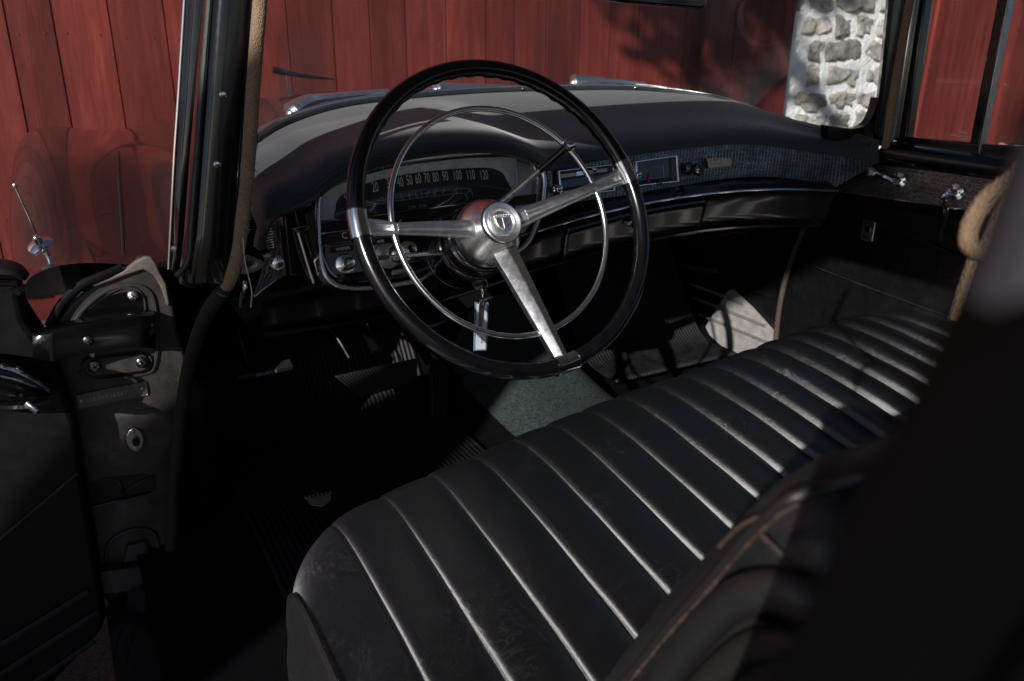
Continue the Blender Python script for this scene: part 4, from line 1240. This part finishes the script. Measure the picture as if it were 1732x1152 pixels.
for (r, o, w, th) in ((.036, -.050, .019, .013), (.08, -.036, .0165, .012), (.14, -.018, .0135, .0105), (.19, -.004, .0105, .009), (.207, .001, .0095, .008)):
    c = WC + d * r + wn * o
    rws.append([c + s * -w + wn * -.010, c + s * (-w * .9) + wn * -.001, c + s * (-w * .02) + wn * th * .62, c + s * (w * .12) + wn * th * .68, c + s * (w * .95) + wn * (th * .45), c + s * w + wn * -.010])
mb = MB(); mb.grid(rws, closed=True); mb.add(rws[-1], [list(range(6))]); mb.build('spoke', M['chrome_worn'], sw, smooth=25, bevel=.0008)
mb = MB(); mb.lathe(WC, wn, [(.050, -.086), (.051, -.078), (.049, -.068), (.044, -.056), (.038, -.046), (.033, -.038), (.0305, -.034)], 40, cap=False); hub = mb.build('hub', M['chrome_worn'], sw, smooth=180)
mb = MB(); mb.lathe(WC, wn, [(.0305, -.034), (.0308, -.031), (.0300, -.029)], 40, cap=False); mb.build('hub_ring', M['rubber'], sw)
mb = MB(); mb.lathe(WC, wn, [(.0297, -.031), (.0295, -.0275), (.028, -.0262), (.0225, -.0285), (.0205, -.0275), (.0195, -.0288), (.0185, -.0276), (.0172, -.029), (.016, -.0285), (.008, -.0268), (0, -.0262)], 40, cap=False); mb.build('horn_button', M['satin_chrome'], sw, smooth=35)
mb = MB(); crest(mb, WC + wn * -.0264, wu, wv, .0215); mb.build('crest', M['satin_chrome'], sw, smooth=0, bevel=.0003)
# column
mb = MB(); ax = -wn
mb.lathe(WC, wn, [(.040, -.50), (.040, -.30), (.046, -.28), (.046, -.20), (.052, -.19), (.056, -.17), (.056, -.135), (.049, -.13), (.054, -.12), (.054, -.10), (.047, -.095), (.047, -.087)], 32)
sc = mb.build('steering_column', M['inner_paint'], car, smooth=50)
mb = MB()
for o_, r_ in ((-.095, .0515), (-.128, .0545), (-.188, .055)): mb.lathe(WC, wn, [(r_, o_ - .002), (r_ + .001, o_), (r_, o_ + .002)], 32, cap=False)
mb.build('column_ring', M['dark_chrome'], sc)
mb = MB(); mb.lathe(at(806, 478, Y=.12), V(.05, -.8, -.1), [(.013, -.03), (.013, 0), (.010, .006), (0, .007)], 18); mb.build('ignition_lock', M['dark_chrome'], sc)
# gear lever
g0, g1 = at(838, 352, Y=.10), at(962, 246, Y=.06)
mb = MB(); mb.tube([g0, g0.lerp(g1, .5), g0.lerp(g1, .62)], lambda t: .0055 - .0008 * t, 12); gl = mb.build('gear_lever', M['steel'], car)
mb = MB(); mb.tube([g0.lerp(g1, .60), g0.lerp(g1, .97)], lambda t: .0058 + .0008 * t, 12); mb.build('lever_grip', M['wheel_rim'], gl)
mb = MB(); dd = (g1 - g0).normalized(); mb.lathe(g1 - dd * .006, dd, [(.0065, 0), (.0105, .004), (.0105, .010), (.008, .013), (0, .0135)], 16); mb.build('lever_knob', M['chrome'], gl)
# turn signal lever
s0, s1 = at(748, 427, Y=.10), at(622, 438, Y=.06)
mb = MB(); mb.tube([s0, s0.lerp(s1, .5), s0.lerp(s1, .80)], lambda t: .0038 - .0012 * t, 10); sg = mb.build('signal_lever', M['chrome'], car)
mb = MB(); mb.tube([s0.lerp(s1, .72), s1], lambda t: .0026 + .002 * t, 10); mb.build('lever_tip', M['rubber'], sg)

# key ring and tag
kt = empty('key_tag', at(815, 480, Y=.115), 'key ring with blue-edged white tag hanging below the steering column, behind the chrome horn ring', 'key tag')
def kchild(mb, name, mat, **k):
    o = mb.build(name, mat, **k); o.parent = kt; o.matrix_parent_inverse = Matrix.Translation(-kt.location); return o
KY = .115
Q = lambda x, y, d=0: at(x, y, Y=KY - d)
kc = Q(816.5, 481.5); mb = MB(); mb.tube([kc + V(.0085 * math.cos(2 * math.pi * k / 28), .002 * math.sin(2 * math.pi * k / 28), .0085 * math.sin(2 * math.pi * k / 28)) for k in range(28)], .0007, 6, closed=True); kchild(mb, 'split_ring', M['chrome'])
mb = MB()
for k, y in enumerate((491, 495.5, 500)):
    c = Q(815.5 + k * .3, y); mb.tube([c + V((.0022 * math.cos(a)) * (1 if k % 2 else .3), (.0022 * math.cos(a)) * (.3 if k % 2 else 1), .0034 * math.sin(a)) for a in [2 * math.pi * j / 14 for j in range(14)]], .0007, 5, closed=True)
mb.tube(spl([Q(811, 517, .002), Q(812, 511, .002), Q(815, 507, .002), Q(818.5, 511, .002), Q(819.5, 518, .002)], 4), .0009, 6)
kchild(mb, 'chain', M['chrome'])
tg = [Q(804, 511.5), Q(827, 511.5), Q(823.5, 593), Q(801.5, 594)]
mb = MB(); mb.prism(tg, V(0, .003, 0)); kchild(mb, 'tag_body', M['tag_blue'], bevel=.0008)
mb = MB(); mb.prism([Q(806.5, 514, .0006), Q(824, 514, .0006), Q(821, 590.5, .0006), Q(804.5, 591.5, .0006)], V(0, .0005, 0)); tp = kchild(mb, 'tag_paper', M['tag_white'])
mb = MB(); tz = (Q(804, 590) - Q(806.5, 514)).normalized()
mb.text('ADE', Q(815.2, 575, .0010), tz, V(1, 0, 0), .0044, 1.0); mb.text('I I I I', Q(808, 574, .0010), tz, V(1, 0, 0), .0016, 1.2)
kchild(mb, 'tag_lettering', M['ink_navy'], smooth=0)
mb = MB(); mb.prism([Q(810, 516, .003), Q(818.5, 516, .003), Q(817, 541, .003), Q(809, 541, .003)], V(0, .001, 0)); mb.prism([Q(808.5, 543, .004), Q(816, 543, .004), Q(815, 557, .004), Q(808, 557, .004)], V(0, .002, 0)); mb.tube([Q(808.5, 542, .003), Q(816.5, 542, .003)], .0012, 6)
kchild(mb, 'tag_clip', M['steel'], bevel=.0004)

# ================================================================== bench seat
X0, X1 = -.762, .80
seam = [-.677, -.593, -.506, -.421, -.338, -.256, -.172, -.088, -.006, .076, .158, .24, .322, .404, .486, .568, .650, .727]
edges = [X0] + seam + [X1]
def yfront(x):
    y = interp(x, [(-.76, .035), (-.62, .060), (-.5, .088), (-.4, .110), (-.25, .138), (-.1, .160), (.05, .172), (.2, .19), (.4, .212), (.6, .232), (.8, .23)])
    if x < -.60: y -= .17 - math.sqrt(max(0, .17 ** 2 - (x + .60) ** 2)) if x > -.77 else .17
    if x > .68: y -= .12 - math.sqrt(max(0, .12 ** 2 - (x - .68) ** 2)) if x < .80 else .12
    return y
def ztop(x): return .550 + .026 * sstep(-.7, .6, x)
prof = [V(0, .006, -.26), V(0, .016, -.17), V(0, .020, -.10), V(0, .010, -.052), V(0, -.012, -.022), V(0, -.042, -.006), V(0, -.085, .0), V(0, -.16, -.005), V(0, -.26, -.017), V(0, -.36, -.034), V(0, -.46, -.053), V(0, -.62, -.09)]
PR = resample(spl(prof, 6), 70)
NR = []
for i in range(len(PR)):
    tng = PR[min(i + 1, len(PR) - 1)] - PR[max(i - 1, 0)]
    NR.append(V(0, tng.z, -tng.y).normalized())
def _table(w, g):
    def tilt(u):
        if u < .05 * w: return 62
        if u < .05 * w + g: return lerp(62, 6, ((u - .05 * w) / g) ** .6)
        if u < .62: return lerp(6, -3, (u - .05 * w - g) / (.62 - g - .05 * w))
        return lerp(-3, -22, ((u - .62) / .38) ** 1.6)
    t = [0]
    for k in range(240): t.append(t[-1] + math.tan(R(tilt((k + .5) / 240))) / 240)
    return [v - t[-1] * (i / 240) ** 3 for i, v in enumerate(t)]
_tabs = [_table(.25, .12), _table(1.35, .14)]
def flute(u, m=1):
    u = min(1, max(0, u)) * 240; i = min(239, int(u))
    a, b = [lerp(T_[i], T_[i + 1], u - i) for T_ in _tabs]
    return lerp(a, b, m)
def seat_pt(x, i, u, first):
    p, n = PR[i], NR[i]
    h = flute(u, sstep(-.55, .5, x)) * .082
    fade = sstep(-.24, -.05, p.z) if i < 35 else 1
    e = .0
    if first == 0: h = .005 * (1 - (abs(u - 1)) ** 2.2); e = .008 * (1 - u) ** 1.5
    z = ztop(x) + p.z - e * sstep(0, 1, i / 12)
    z += .0025 * noise.noise(V(x * 9, p.y * 9, 2))
    h *= lerp(.80, 1.1, sstep(-.6, .35, x))
    return V(x, yfront(x) + p.y, z) + n * (h * (.22 + .78 * sstep(10, 34, i)))
mb = MB(); rws = []
for k in range(len(edges) - 1):
    a, b = edges[k], edges[k + 1]; m = 20
    for j in range(m):
        u = j / m
        uu = u ** 1.7 if k else u
        rws.append([seat_pt(lerp(a, b, uu), i, uu, k) for i in range(len(PR))])
rws.append([seat_pt(X1, i, 1.0, 5) for i in range(len(PR))])
mb.grid(rws)
seat = mb.build('bench_seat', M['seat'], car, smooth=180)
left = rws[0]
mb = MB(); mb.tube([p + V(-.002, 0, 0) for p in left], .0048, 8); mb.build('piping', M['leather'], seat)
mb = MB(); mb.grid([[p + V(-.004, 0, -.002) for p in left], [V(p.x - .012, p.y, lerp(p.z, .3, .4)) for p in left], [V(p.x - .002, p.y, .29) for p in left]])
mb.build('side_facing', M['leather'], seat, smooth=180)
# backrest
bu = V(0, -.43, .90).normalized()      # up along the backrest
bn = V(0, .90, .43).normalized()       # its front
b0 = V(0, -.47, .50)
def bprof(top, th, r=.045):
    pts = [(-.05, 0), (top * .35, .012), (top * .7, .010), (top - .05, 0)]
    for k in range(1, 9):
        a = R(90 * k / 8); pts.append((top - .05 + .05 * math.sin(a), -.05 + .05 * math.cos(a)))
    for k in range(1, 7):
        a = R(90 * k / 6); pts.append((top - .05 + .05 * math.cos(a), -th + .05 - .05 * math.sin(a)))
    pts += [(top * .6, -th), (-.05, -th)]
    return pts
rws = []
xsb = [-.660, -.658, -.652, -.642, -.628, -.605] + [lerp(-.57, .72, k / 20) for k in range(21)] + [.76, .78, .79]
for x in xsb:
    d_ = 0
    if x < -.605: t = (-.605 - x) / .055; d_ = .030 * (1 - math.sqrt(max(0, 1 - t * t)))
    if x > .74: t = (x - .74) / .05; d_ = .045 * (1 - math.sqrt(max(0, 1 - min(1, t * t))))
    pr = bprof(.548 - d_, .15)
    row = []
    for (uu, nn) in pr:
        nn2 = nn + (-d_ * .8 if nn > -.05 else 0) + (d_ * .5 if nn < -.1 else 0)
        row.append(V(x, b0.y, b0.z) + bu * uu + bn * nn2 + V(0, 0, .004 * noise.noise(V(x * 8, uu * 8, 4))))
    rws.append(row)
mb = MB(); mb.grid(rws); mb.add(rws[0], [list(range(len(rws[0])))])
bk = mb.build('backrest', M['leather'], seat, smooth=60)
# side panel of the backrest, piping, worn seams
def S(uu, nn, dx=0): return V(-.661 - dx, b0.y, b0.z) + bu * uu + bn * nn
mb = MB(); pan = [(-.03, -.034), (.2, -.026), (.40, -.030), (.455, -.040), (.483, -.066), (.480, -.10), (.455, -.122), (.2, -.125), (-.03, -.125)]
mb.prism([S(p.x, p.y) for p in spl([V(a, b, 0) for a, b in pan], 4, True)], V(-.007, 0, 0)); mb.build('side_panel', M['worn_leather'], seat, bevel=.003, seg=3)
def Sx(px, py, dx=0): return at(px, py, X=-.668 - dx)
pip = [Sx(1015, 1200, .0), Sx(1060, 1150, .0), Sx(1135, 1058, .0), Sx(1200, 985, .0), Sx(1268, 905, .0), Sx(1318, 858, .0), Sx(1352, 838, -.004), Sx(1400, 826, -.02), Sx(1470, 806, -.06)]
mb = MB(); mb.tube(spl(pip, 8), .0036, 10); mb.build('piping', M['worn_leather'], seat)
mb = MB()
PP = resample(spl([p + V(-.0034, -.003, -.002) for p in pip[:7]], 8), 90)
mb.tube(PP, lambda t: max(.00035, .0009 + .0009 * noise.noise(V(t * 31, .3, 2)) + .0006 * noise.noise(V(t * 90, .7, 5))), 6)
mb.build('worn_seam', M['seam_tan'], seat)
mb = MB(); mb.tube(spl([Sx(1216, 925, .0), Sx(1248, 893, .002), Sx(1284, 874, .002), Sx(1312, 872, .001)], 6), .0011, 6); mb.build('worn_seam', M['seam_tan'], seat)
mb = MB(); mb.tube(spl([Sx(1288, 905, .002), Sx(1312, 928, .002), Sx(1338, 955, .002)], 5), .0009, 6); mb.build('worn_seam', M['seam_tan'], seat)
arc = [Sx(1020, 1270, -.004), Sx(1100, 1180, .0), Sx(1170, 1085, .003), Sx(1235, 1020, .004), Sx(1290, 1000, .004), Sx(1345, 1008, .003), Sx(1400, 1035, .0)]
mb = MB(); mb.tube(spl(arc, 8), .0105, 12, sx=.8); mb.build('seat_end_roll', M['leather'], seat)
mb = MB(); mb.tube(spl([p + V(0, -.012, -.022) for p in arc], 8), .0085, 12, sx=.8); mb.build('seat_end_roll', M['worn_leather'], seat)

# ================================================================== right (passenger) side
PX = .770
def G(px, py, d=0): return at(px, py, X=PX - d)
mb = MB(); fe = [(1402, 330), (1366, 368), (1345, 430), (1330, 490), (1318, 545), (1312, 600), (1310, 660)]
FE = spl([G(x, y) for x, y in fe], 4); rws = []
for k in range(15):
    t = k / 14; rws.append([V(PX + .008 * noise.noise(V(t * 9, p.z * 6, 5)), lerp(p.y, -1.0, t), p.z if t < .02 else lerp(p.z, p.z, t)) for p in FE])
mb.grid(rws); pd = mb.build('door', M['black_vinyl'], car, smooth=180, label='closed passenger door seen from inside')
mb = MB(); mb.grid([[V(PX + .002, y, z) for y in (.36, 0, -.5, -1.0)] for z in (.93, .85, .80)]); mb.build('upper_door_panel', M['inner_paint'], pd, smooth=0)
mb = MB(); mb.tube(spl([G(1405, 357, .004), G(1427, 361, .004), G(1470, 372, .004), G(1540, 398, .004), G(1632, 438, .004)], 6), .0025, 6); mb.tube(spl([G(1380, 452, .004), G(1416, 466, .004), G(1500, 498, .004), G(1640, 548, .004)], 6), .0022, 6)
mb.build('pocket_welt', M['rubber'], pd)
a = [G(1487, 279, .002), G(1560, 288, .002), G(1640, 299, .003), G(1730, 312, .003), G(1800, 322, .003)]; b = [G(1411, 321, .020), G(1520, 337, .020), G(1610, 351, .020), G(1712, 368, .020), G(1790, 380, .020)]
A2 = resample(spl(a, 5), 30); B2 = resample(spl(b, 5), 30)
mb = MB(); mb.grid([[p.lerp(q, k / 4) for p, q in zip(A2, B2)] for k in range(5)], uv=True); mb.build('trim_panel', M['trim'], pd, smooth=180)
mb = MB(); mb.tube([p + V(-.002, 0, -.001) for p in B2], .0025, 6); mb.build('chrome_line', M['chrome'], pd)
sp = [(.764, .915), (.752, .920), (.746, .932), (.748, .946), (.760, .957), (.79, .963), (.88, .968)]
mb = MB(); mb.grid([[V(x, y, z) for x, z in sp] for y in (.283, .28, .0, -.5, -1.0)]); mb.add([V(x, .283, z) for x, z in sp] + [V(.88, .283, .90), V(.764, .283, .90)], [list(range(9))]); mb.build('door_sill_cap', M['inner_paint'], pd, smooth=60)
# window frame / vent
GX = .815
H = lambda x, y, d=0: at(x, y, X=GX - d)
def bar(pa, pb, w, d, name, mat, parent):
    ax_ = (pb - pa); L_ = ax_.length; ax_.normalize(); y_ = V(1, 0, 0); z_ = ax_.cross(y_).normalized(); y_ = z_.cross(ax_)
    mb = MB(); mb.box((pa + pb) / 2, L_ / 2, d / 2, w / 2, (ax_, y_, z_)); return mb.build(name, mat, parent, bevel=.004, seg=3)
v0, v1 = H(1562, -20), H(1527, 238)
wf = bar(v0 + (v0 - v1) * .4, v1, .036, .03, 'window_frame', M['inner_paint'], pd)
bar(H(1550, -20, .02) + (H(1550, -20, .02) - H(1512, 236, .02)) * .38, H(1512, 236, .02), .005, .012, 'chrome_edge', M['chrome'], pd)
bar(H(1522, 240, .0), H(1732, 262, 0), .030, .03, 'lower_frame', M['inner_paint'], pd)
bar(H(1512, 243, .02), H(1650, 262, .02), .004, .01, 'chrome_edge', M['chrome'], pd)
v0, v1 = H(1706, -20), H(1650, 262)
bar(v0 + (v0 - v1) * .5, v1, .024, .026, 'division_bar', M['inner_paint'], pd)
bar(H(1713, -20, .012), H(1659, 262, .012), .004, .02, 'chrome_edge', M['steel'], pd)
mb = MB(); mb.sheet([H(1535, 245), H(1650, 262), v0 + (v0 - v1) * .5, H(1567, -20) + (H(1562, -20) - H(1527, 238)) * .6]); mb.build('vent_window', M['glass'], pd, smooth=0)
mb = MB(); mb.sheet([H(1650, 262), H(1900, 290), H(1960, -160), v0 + (v0 - v1) * .5]); mb.build('door_window', M['glass'], pd, smooth=0)
mb = MB()
for k, (x, y, n_) in enumerate(((1629, 223.5, 5), (1624, 230, 9), (1633, 235.5, 4))):
    for j in range(n_):
        c = H(x + (j - n_ / 2) * 3.4, y + (j - n_ / 2) * .25, .003); mb.box(c, .0002, .0017, .0013)
mb.build('glass_stamp', M['ink_white'], pd, smooth=0)
# crank and handle
p = G(1521, 305, .012); mb = MB(); mb.lathe(p, V(-1, 0, 0), [(.018, 0), (.018, .003), (.014, .006), (.010, .008), (.009, .022), (.007, .026), (0, .027)], 22)
q = G(1476, 290, .035); mb.tube(spl([p + V(-.020, 0, 0), p.lerp(q, .4) + V(-.012, 0, 0), p.lerp(q, .8), q], 5), lambda t: .0075 - .002 * t, 8); cr = mb.build('window_crank', M['chrome'], pd)
mb = MB(); mb.lathe(q, V(-1, .1, 0), [(.009, -.006), (.0115, .0), (.0115, .012), (.008, .018), (0, .019)], 16); mb.build('crank_knob', M['chrome_worn'], cr)
p = G(1618, 325, .012); mb = MB(); mb.lathe(p, V(-1, 0, 0), [(.018, 0), (.018, .004), (.013, .007), (.008, .009), (.007, .03), (0, .032)], 22)
mb.tube(spl([p + V(-.026, 0, .0), p + V(-.03, .008, -.012), G(1600, 360, .035), G(1592, 385, .035), G(1592, 408, .034)], 6), lambda t: .0075 - .0035 * t, 8, sx=1.2); mb.build('door_handle', M['chrome'], pd)
pc = G(1470, 390, .003)
mb = MB(); mb.prism([pc + V(0, a, b) for a, b in rrect(.036, .052, .006, 3)], V(-.006, 0, 0)); lk = mb.build('lock_plate', M['steel'], pd, bevel=.002)
mb = MB(); mb.prism([pc + V(-.0065, a, b + .004) for a, b in rrect(.015, .014, .002, 2)], V(-.002, 0, 0)); mb.box(pc + V(-.007, 0, -.016), .001, .010, .0016); mb.build('plate_emblem', M['dark_chrome'], lk)
# right windscreen pillar and windlace
ql = [(1478, 222), (1483, 190), (1491, 121), (1503, 0)]; qr = [(1493, 252), (1500, 200), (1512, 115), (1532, 0)]
a = [at(x, y, Y=.305) for x, y in ql]; b = [at(x, y, Y=.295) for x, y in qr]
a.append(extrap(a[-2], a[-1], .35)); b.append(extrap(b[-2], b[-1], .35))
mb = MB(); mb.grid([[p + V(.085, .07, 0) for p in a], a, [p.lerp(q, .2) + V(-.004, -.008, 0) for p, q in zip(a, b)], b, [q + V(.05, .01, 0) for q in b], [q + V(.06, .08, 0) for q in b]])
cin = spl([V(x, y, 0) for x, y in ((1400, 212), (1425, 216), (1446, 217), (1462, 213), (1472, 203), (1479, 188), (1485, 165))], 4)
cor = [at(p.x, p.y, Y=.33) for p in cin] + [at(x, y, Y=.33) for x, y in ((1500, 165), (1498, 248), (1400, 236))]
mb.prism(cor, V(0, .02, 0)); mb.build('windshield_pillar', M['inner_paint'], car, smooth=50)
mb = MB(); mb.tube(spl([at(1552, -80, Y=.27), at(1539, 0, Y=.27), at(1518, 120, Y=.27), at(1505, 200, Y=.27), at(1497, 258, Y=.275)], 6), .0095, 10); w_ = mb.build('windlace', M['windlace'], car)
mb = MB(); mb.tube(spl([at(1408, 324, X=.745), at(1380, 352, X=.745), at(1356, 395, X=.745), at(1335, 450, X=.745), at(1322, 500, X=.745), at(1314, 555, X=.745), at(1311, 600, X=.745)], 6), .0075, 10); w_ = mb.build('windlace', M['shaded_lace'], car)
mb = MB(); mb.tube(spl([at(1470, 293, X=.735), at(1440, 305, X=.735), at(1412, 318, X=.735), at(1385, 345, X=.735)], 6), .007, 8); mb.build('gap_seal', M['rubber'], car)

# ================================================================== roof, mirror, rear of the body, centre pillar
rws = []
for i in range(15):
    x = lerp(-.655, .86, i / 14); dx = (x - XC - .03) / .78
    row = []
    for j in range(14):
        y = lerp(.16, -2.25, j / 13)
        z = 1.60 - .055 * dx ** 4 - .03 * dx * dx - (.235 - .08 * sstep(.2, 1, dx)) * (1 - sstep(0, .75, (.16 - y)))
        row.append(V(x, y + .02 * abs(dx) ** 3 * (1 - j / 13), z))
    rws.append(row)
mb = MB(); mb.grid(rws)
HL = [[p + V(0, 0, -.035) for p in r_] for r_ in rws]
roof = mb.build('roof', M['paint'], car, smooth=180, solid=.03)
mb = MB()
for e in (0, -1): mb.tube([p + V(0, 0, -.012) for p in rws[e]], .018, 8)
mb.tube([r_[0] + V(0, 0, -.01) for r_ in rws], .02, 8); mb.build('roof_rail', M['inner_paint'], roof)
mb = MB(); mb.grid(HL); mb.build('headliner', M['headliner'], roof, smooth=180)
mb = MB(); mb.grid([[V(x, -2.2, z) for x in (-.9, 0, 1.0)] for z in (.2, .6, .93)])
mb.grid([[V(.87, y, z) for y in (-1.0, -1.6, -2.2)] for z in (.1, .6, .96)]); mb.grid([[V(.90, y, z) for y in (.45, -.3, -1.0)] for z in (.1, .5, .90)])
mb.grid([[V(x, y, .93) for x in (-.85, 0, .87)] for y in (-1.75, -2.2)])
mb.build('rear_body', M['inner_paint'], car, smooth=0)
for x_ in (-.80, .86):
    mb = MB(); mb.prism([V(x_, -1.85, .93), V(x_, -2.2, .93), V(x_ * .93, -2.2, 1.46), V(x_ * .93, -2.02, 1.46)], V(.03, 0, 0)); mb.build('rear_pillar', M['inner_paint'], car)
mb = MB(); mb.prism([V(.84, -.90, .93), V(.84, -.97, .93), V(.80, -.97, 1.46), V(.80, -.90, 1.46)], V(.03, 0, 0)); mb.build('centre_pillar', M['inner_paint'], car)
mb = MB(); m0 = [at(1000, -14, Y=.10), at(1025, 0, Y=.10), at(1060, 5, Y=.10), at(1130, 11, Y=.10), at(1185, 15.5, Y=.10), at(1195, 12, Y=.10), at(1198, -4, Y=.10), at(1190, -60, Y=.10), at(1010, -70, Y=.10), at(998, -40, Y=.10)]
mb.prism(m0, V(0, .018, 0)); rm = mb.build('rear_view_mirror', M['inner_paint'], car, bevel=.004, seg=3)
c_ = sum(m0, V(0, 0, 0)) / len(m0)
mb = MB(); mb.tube([c_ + V(0, .018, .02), c_ + V(0, .06, .12)], .006, 8); mb.build('mirror_stem', M['chrome'], rm)

BX = -.862
e = [at(x, y, X=BX) for x, y in ((1712, 262), (1655, 430), (1598, 565), (1510, 752), (1412, 935), (1315, 1152))]
dirv = (e[0] - e[-1]).normalized()
e = [V(-.82, -1.36, 1.41), e[0] + V(.012, -.12, .03), e[0] + dirv * .012] + e + [e[-1] - dirv * .25 , e[-1] - dirv * .8 + V(0, .05, 0)]
sec = []
for p in e:
    sec.append([p + V(.06, .008, 0), p + V(.015, .006, 0), p + V(.002, .002, 0), p + V(0, -.002, 0), p + V(0, -.013, 0), p + V(.003, -.016, 0), p + V(.003, -.019, 0), p + V(-.001, -.022, 0), p + V(.0, -.075, 0), p + V(.06, -.075, 0)])
mb = MB(); mb.grid(sec, closed=True); cp = mb.build('centre_pillar', M['satin_black'], car, smooth=35)
tl = [at(x, y, X=BX - .001) for x, y in ((1730, 230), (1702, 300), (1672, 380), (1648, 440), (1622, 500))]
mb = MB(); mb.grid([[p + V(.0005, -.0005, 0) for p in tl], [p + V(-.0008, -.004, 0) for p in tl], [p + V(-.0006, -.0065, .002) for p in tl], [p + V(.001, -.0075, .002) for p in tl]])
mb.build('highlight_strip', M['pillar_highlight'], cp, smooth=60)  # painted highlight band along the pillar's upper edge
# loose loop of tan windlace behind the centre pillar
def O(x, y, D_=.47): r_ = ray(x, y); return CAM + r_.normalized() * D_
lpp = [V(-.63, -.74, 1.41), V(-.66, -.74, 1.30), O(1800, 215), O(1740, 268), O(1706, 302), O(1672, 330), O(1648, 366), O(1637, 398), O(1641, 418), O(1656, 424), O(1670, 412), O(1683, 382), O(1697, 352), O(1716, 325)]
mb = MB(); mb.tube(spl(lpp, 6), .0044, 10); mb.tube(spl([O(1650, 420, .475), O(1638, 455, .475), O(1626, 490, .475), O(1610, 540, .475)], 5), .0026, 8); lw = mb.build('windlace', M['windlace'], cp)

# ================================================================== leafy caster outside the frame, added to shade car and wall
tx, ty = -3.25, -1.86
mb = MB(); tr = spl([V(tx, -0.98, -.1), V(tx, -1.278, 1.113), V(tx, -1.402, 1.434), V(tx, -1.546, 1.862), V(tx, -1.663, 2.182), V(tx, -1.840, 2.512), V(tx, -2.209, 2.814), V(tx, -2.682, 3.137), V(tx, -3.009, 3.521), V(tx, -3.205, 3.949), V(tx, -3.140, 4.389), V(tx, -2.748, 4.767), V(tx, -2.062, 5.004), V(tx, -1.833, 5.427)], 6)
mb.tube(tr, lambda t: interp(t, [(0, .30), (.08, .24), (.225, .215), (.30, .115), (.44, .105), (1, .05)]), 18)  # bends and radii set so its shadow covers dash and floor
for k in range(9):
    a = random.uniform(0, 6.28); z0 = random.uniform(3.7, 5.6)
    d = V(math.cos(a), math.sin(a), random.uniform(.3, .8))
    mb.tube(spl([V(tx + .05, ty, z0), V(tx, ty, z0) + d * .5, V(tx, ty, z0) + d * 1.0 + V(0, 0, .15)], 4), lambda t: .045 * (1 - .75 * t), 7)
M['bark'] = simple('bark', (.09, .07, .055), .9, nscale=18, nvar=.5, bump=1, bscale=30, bdist=.02)
M['leaf'] = simple('leaf', (.06, .10, .03), .6, nscale=8, nvar=.5)
root = empty('shade_tree', (tx, -1.1, 0), 'added unseen leafy shade caster, bent and placed to shade car and wall', 'shade_tree')
def tchild(mb, name, mat, **k):
    o = mb.build(name, mat, **k); o.parent = root; o.matrix_parent_inverse = Matrix.Translation(-root.location); return o
tchild(mb, 'shade_trunk', M['bark'], smooth=180)
mb = MB()
lobes = [(V(tx, ty + .34, 4.95), .60), (V(tx + .1, ty + .7, 4.75), .5), (V(tx + .3, ty + .18, 5.75), .7), (V(tx - .6, ty + .7, 5.9), .8), (V(tx - .3, ty + .2, 6.5), .9), (V(tx + .7, ty + .7, 6.2), .7)]  # lobes placed to shade the narrow barn door and the stone
for c, rr in lobes:
    for k in range(int(1500 * rr * rr)):
        d = V(random.gauss(0, 1), random.gauss(0, 1), random.gauss(0, 1)).normalized() * (rr * random.random() ** .45)
        p = c + d; u = V(random.gauss(0, 1), random.gauss(0, 1), random.gauss(0, 1)).normalized(); w_ = u.orthogonal().normalized()
        L_ = random.uniform(.05, .10); mb.add([p - u * L_, p + w_ * L_ * .45, p + u * L_, p - w_ * L_ * .45], [(0, 1, 2, 3)])
tchild(mb, 'shade_crown', M['leaf'], smooth=0)

# ================================================================== light
w = bpy.data.worlds.new('World'); scn.world = w; w.use_nodes = True
nt = w.node_tree; bg = nt.nodes['Background']; sky = nt.nodes.new('ShaderNodeTexSky'); sky.sky_type = 'NISHITA'; sky.sun_disc = False
SD = V(1, .76, -.585)                      # the way sunlight travels
el = math.asin(-SD.z / SD.length); az = math.atan2(-SD.x, -SD.y)
sky.sun_elevation = el; sky.sun_rotation = az % (2 * math.pi)
sky.air_density = .6; sky.dust_density = .5; sky.ozone_density = 1.0
bg.inputs['Strength'].default_value = .06
nt.links.new(sky.outputs[0], bg.inputs[0])
sl = bpy.data.lights.new('sun', 'SUN'); sl.energy = 5.0; sl.angle = R(.5); sl.color = (1, .955, .9)
so = bpy.data.objects.new('sun', sl); col.objects.link(so)
so.rotation_euler = SD.to_track_quat('-Z', 'Y').to_euler()

# ================================================================== render
scn.render.engine = 'CYCLES'
scn.view_settings.view_transform = 'Standard'
scn.view_settings.look = 'None'
scn.view_settings.exposure = 0
scn.cycles.use_denoising = True
scn.cycles.max_bounces = 8
scn.cycles.transparent_max_bounces = 12
scn.cycles.sample_clamp_indirect = 4
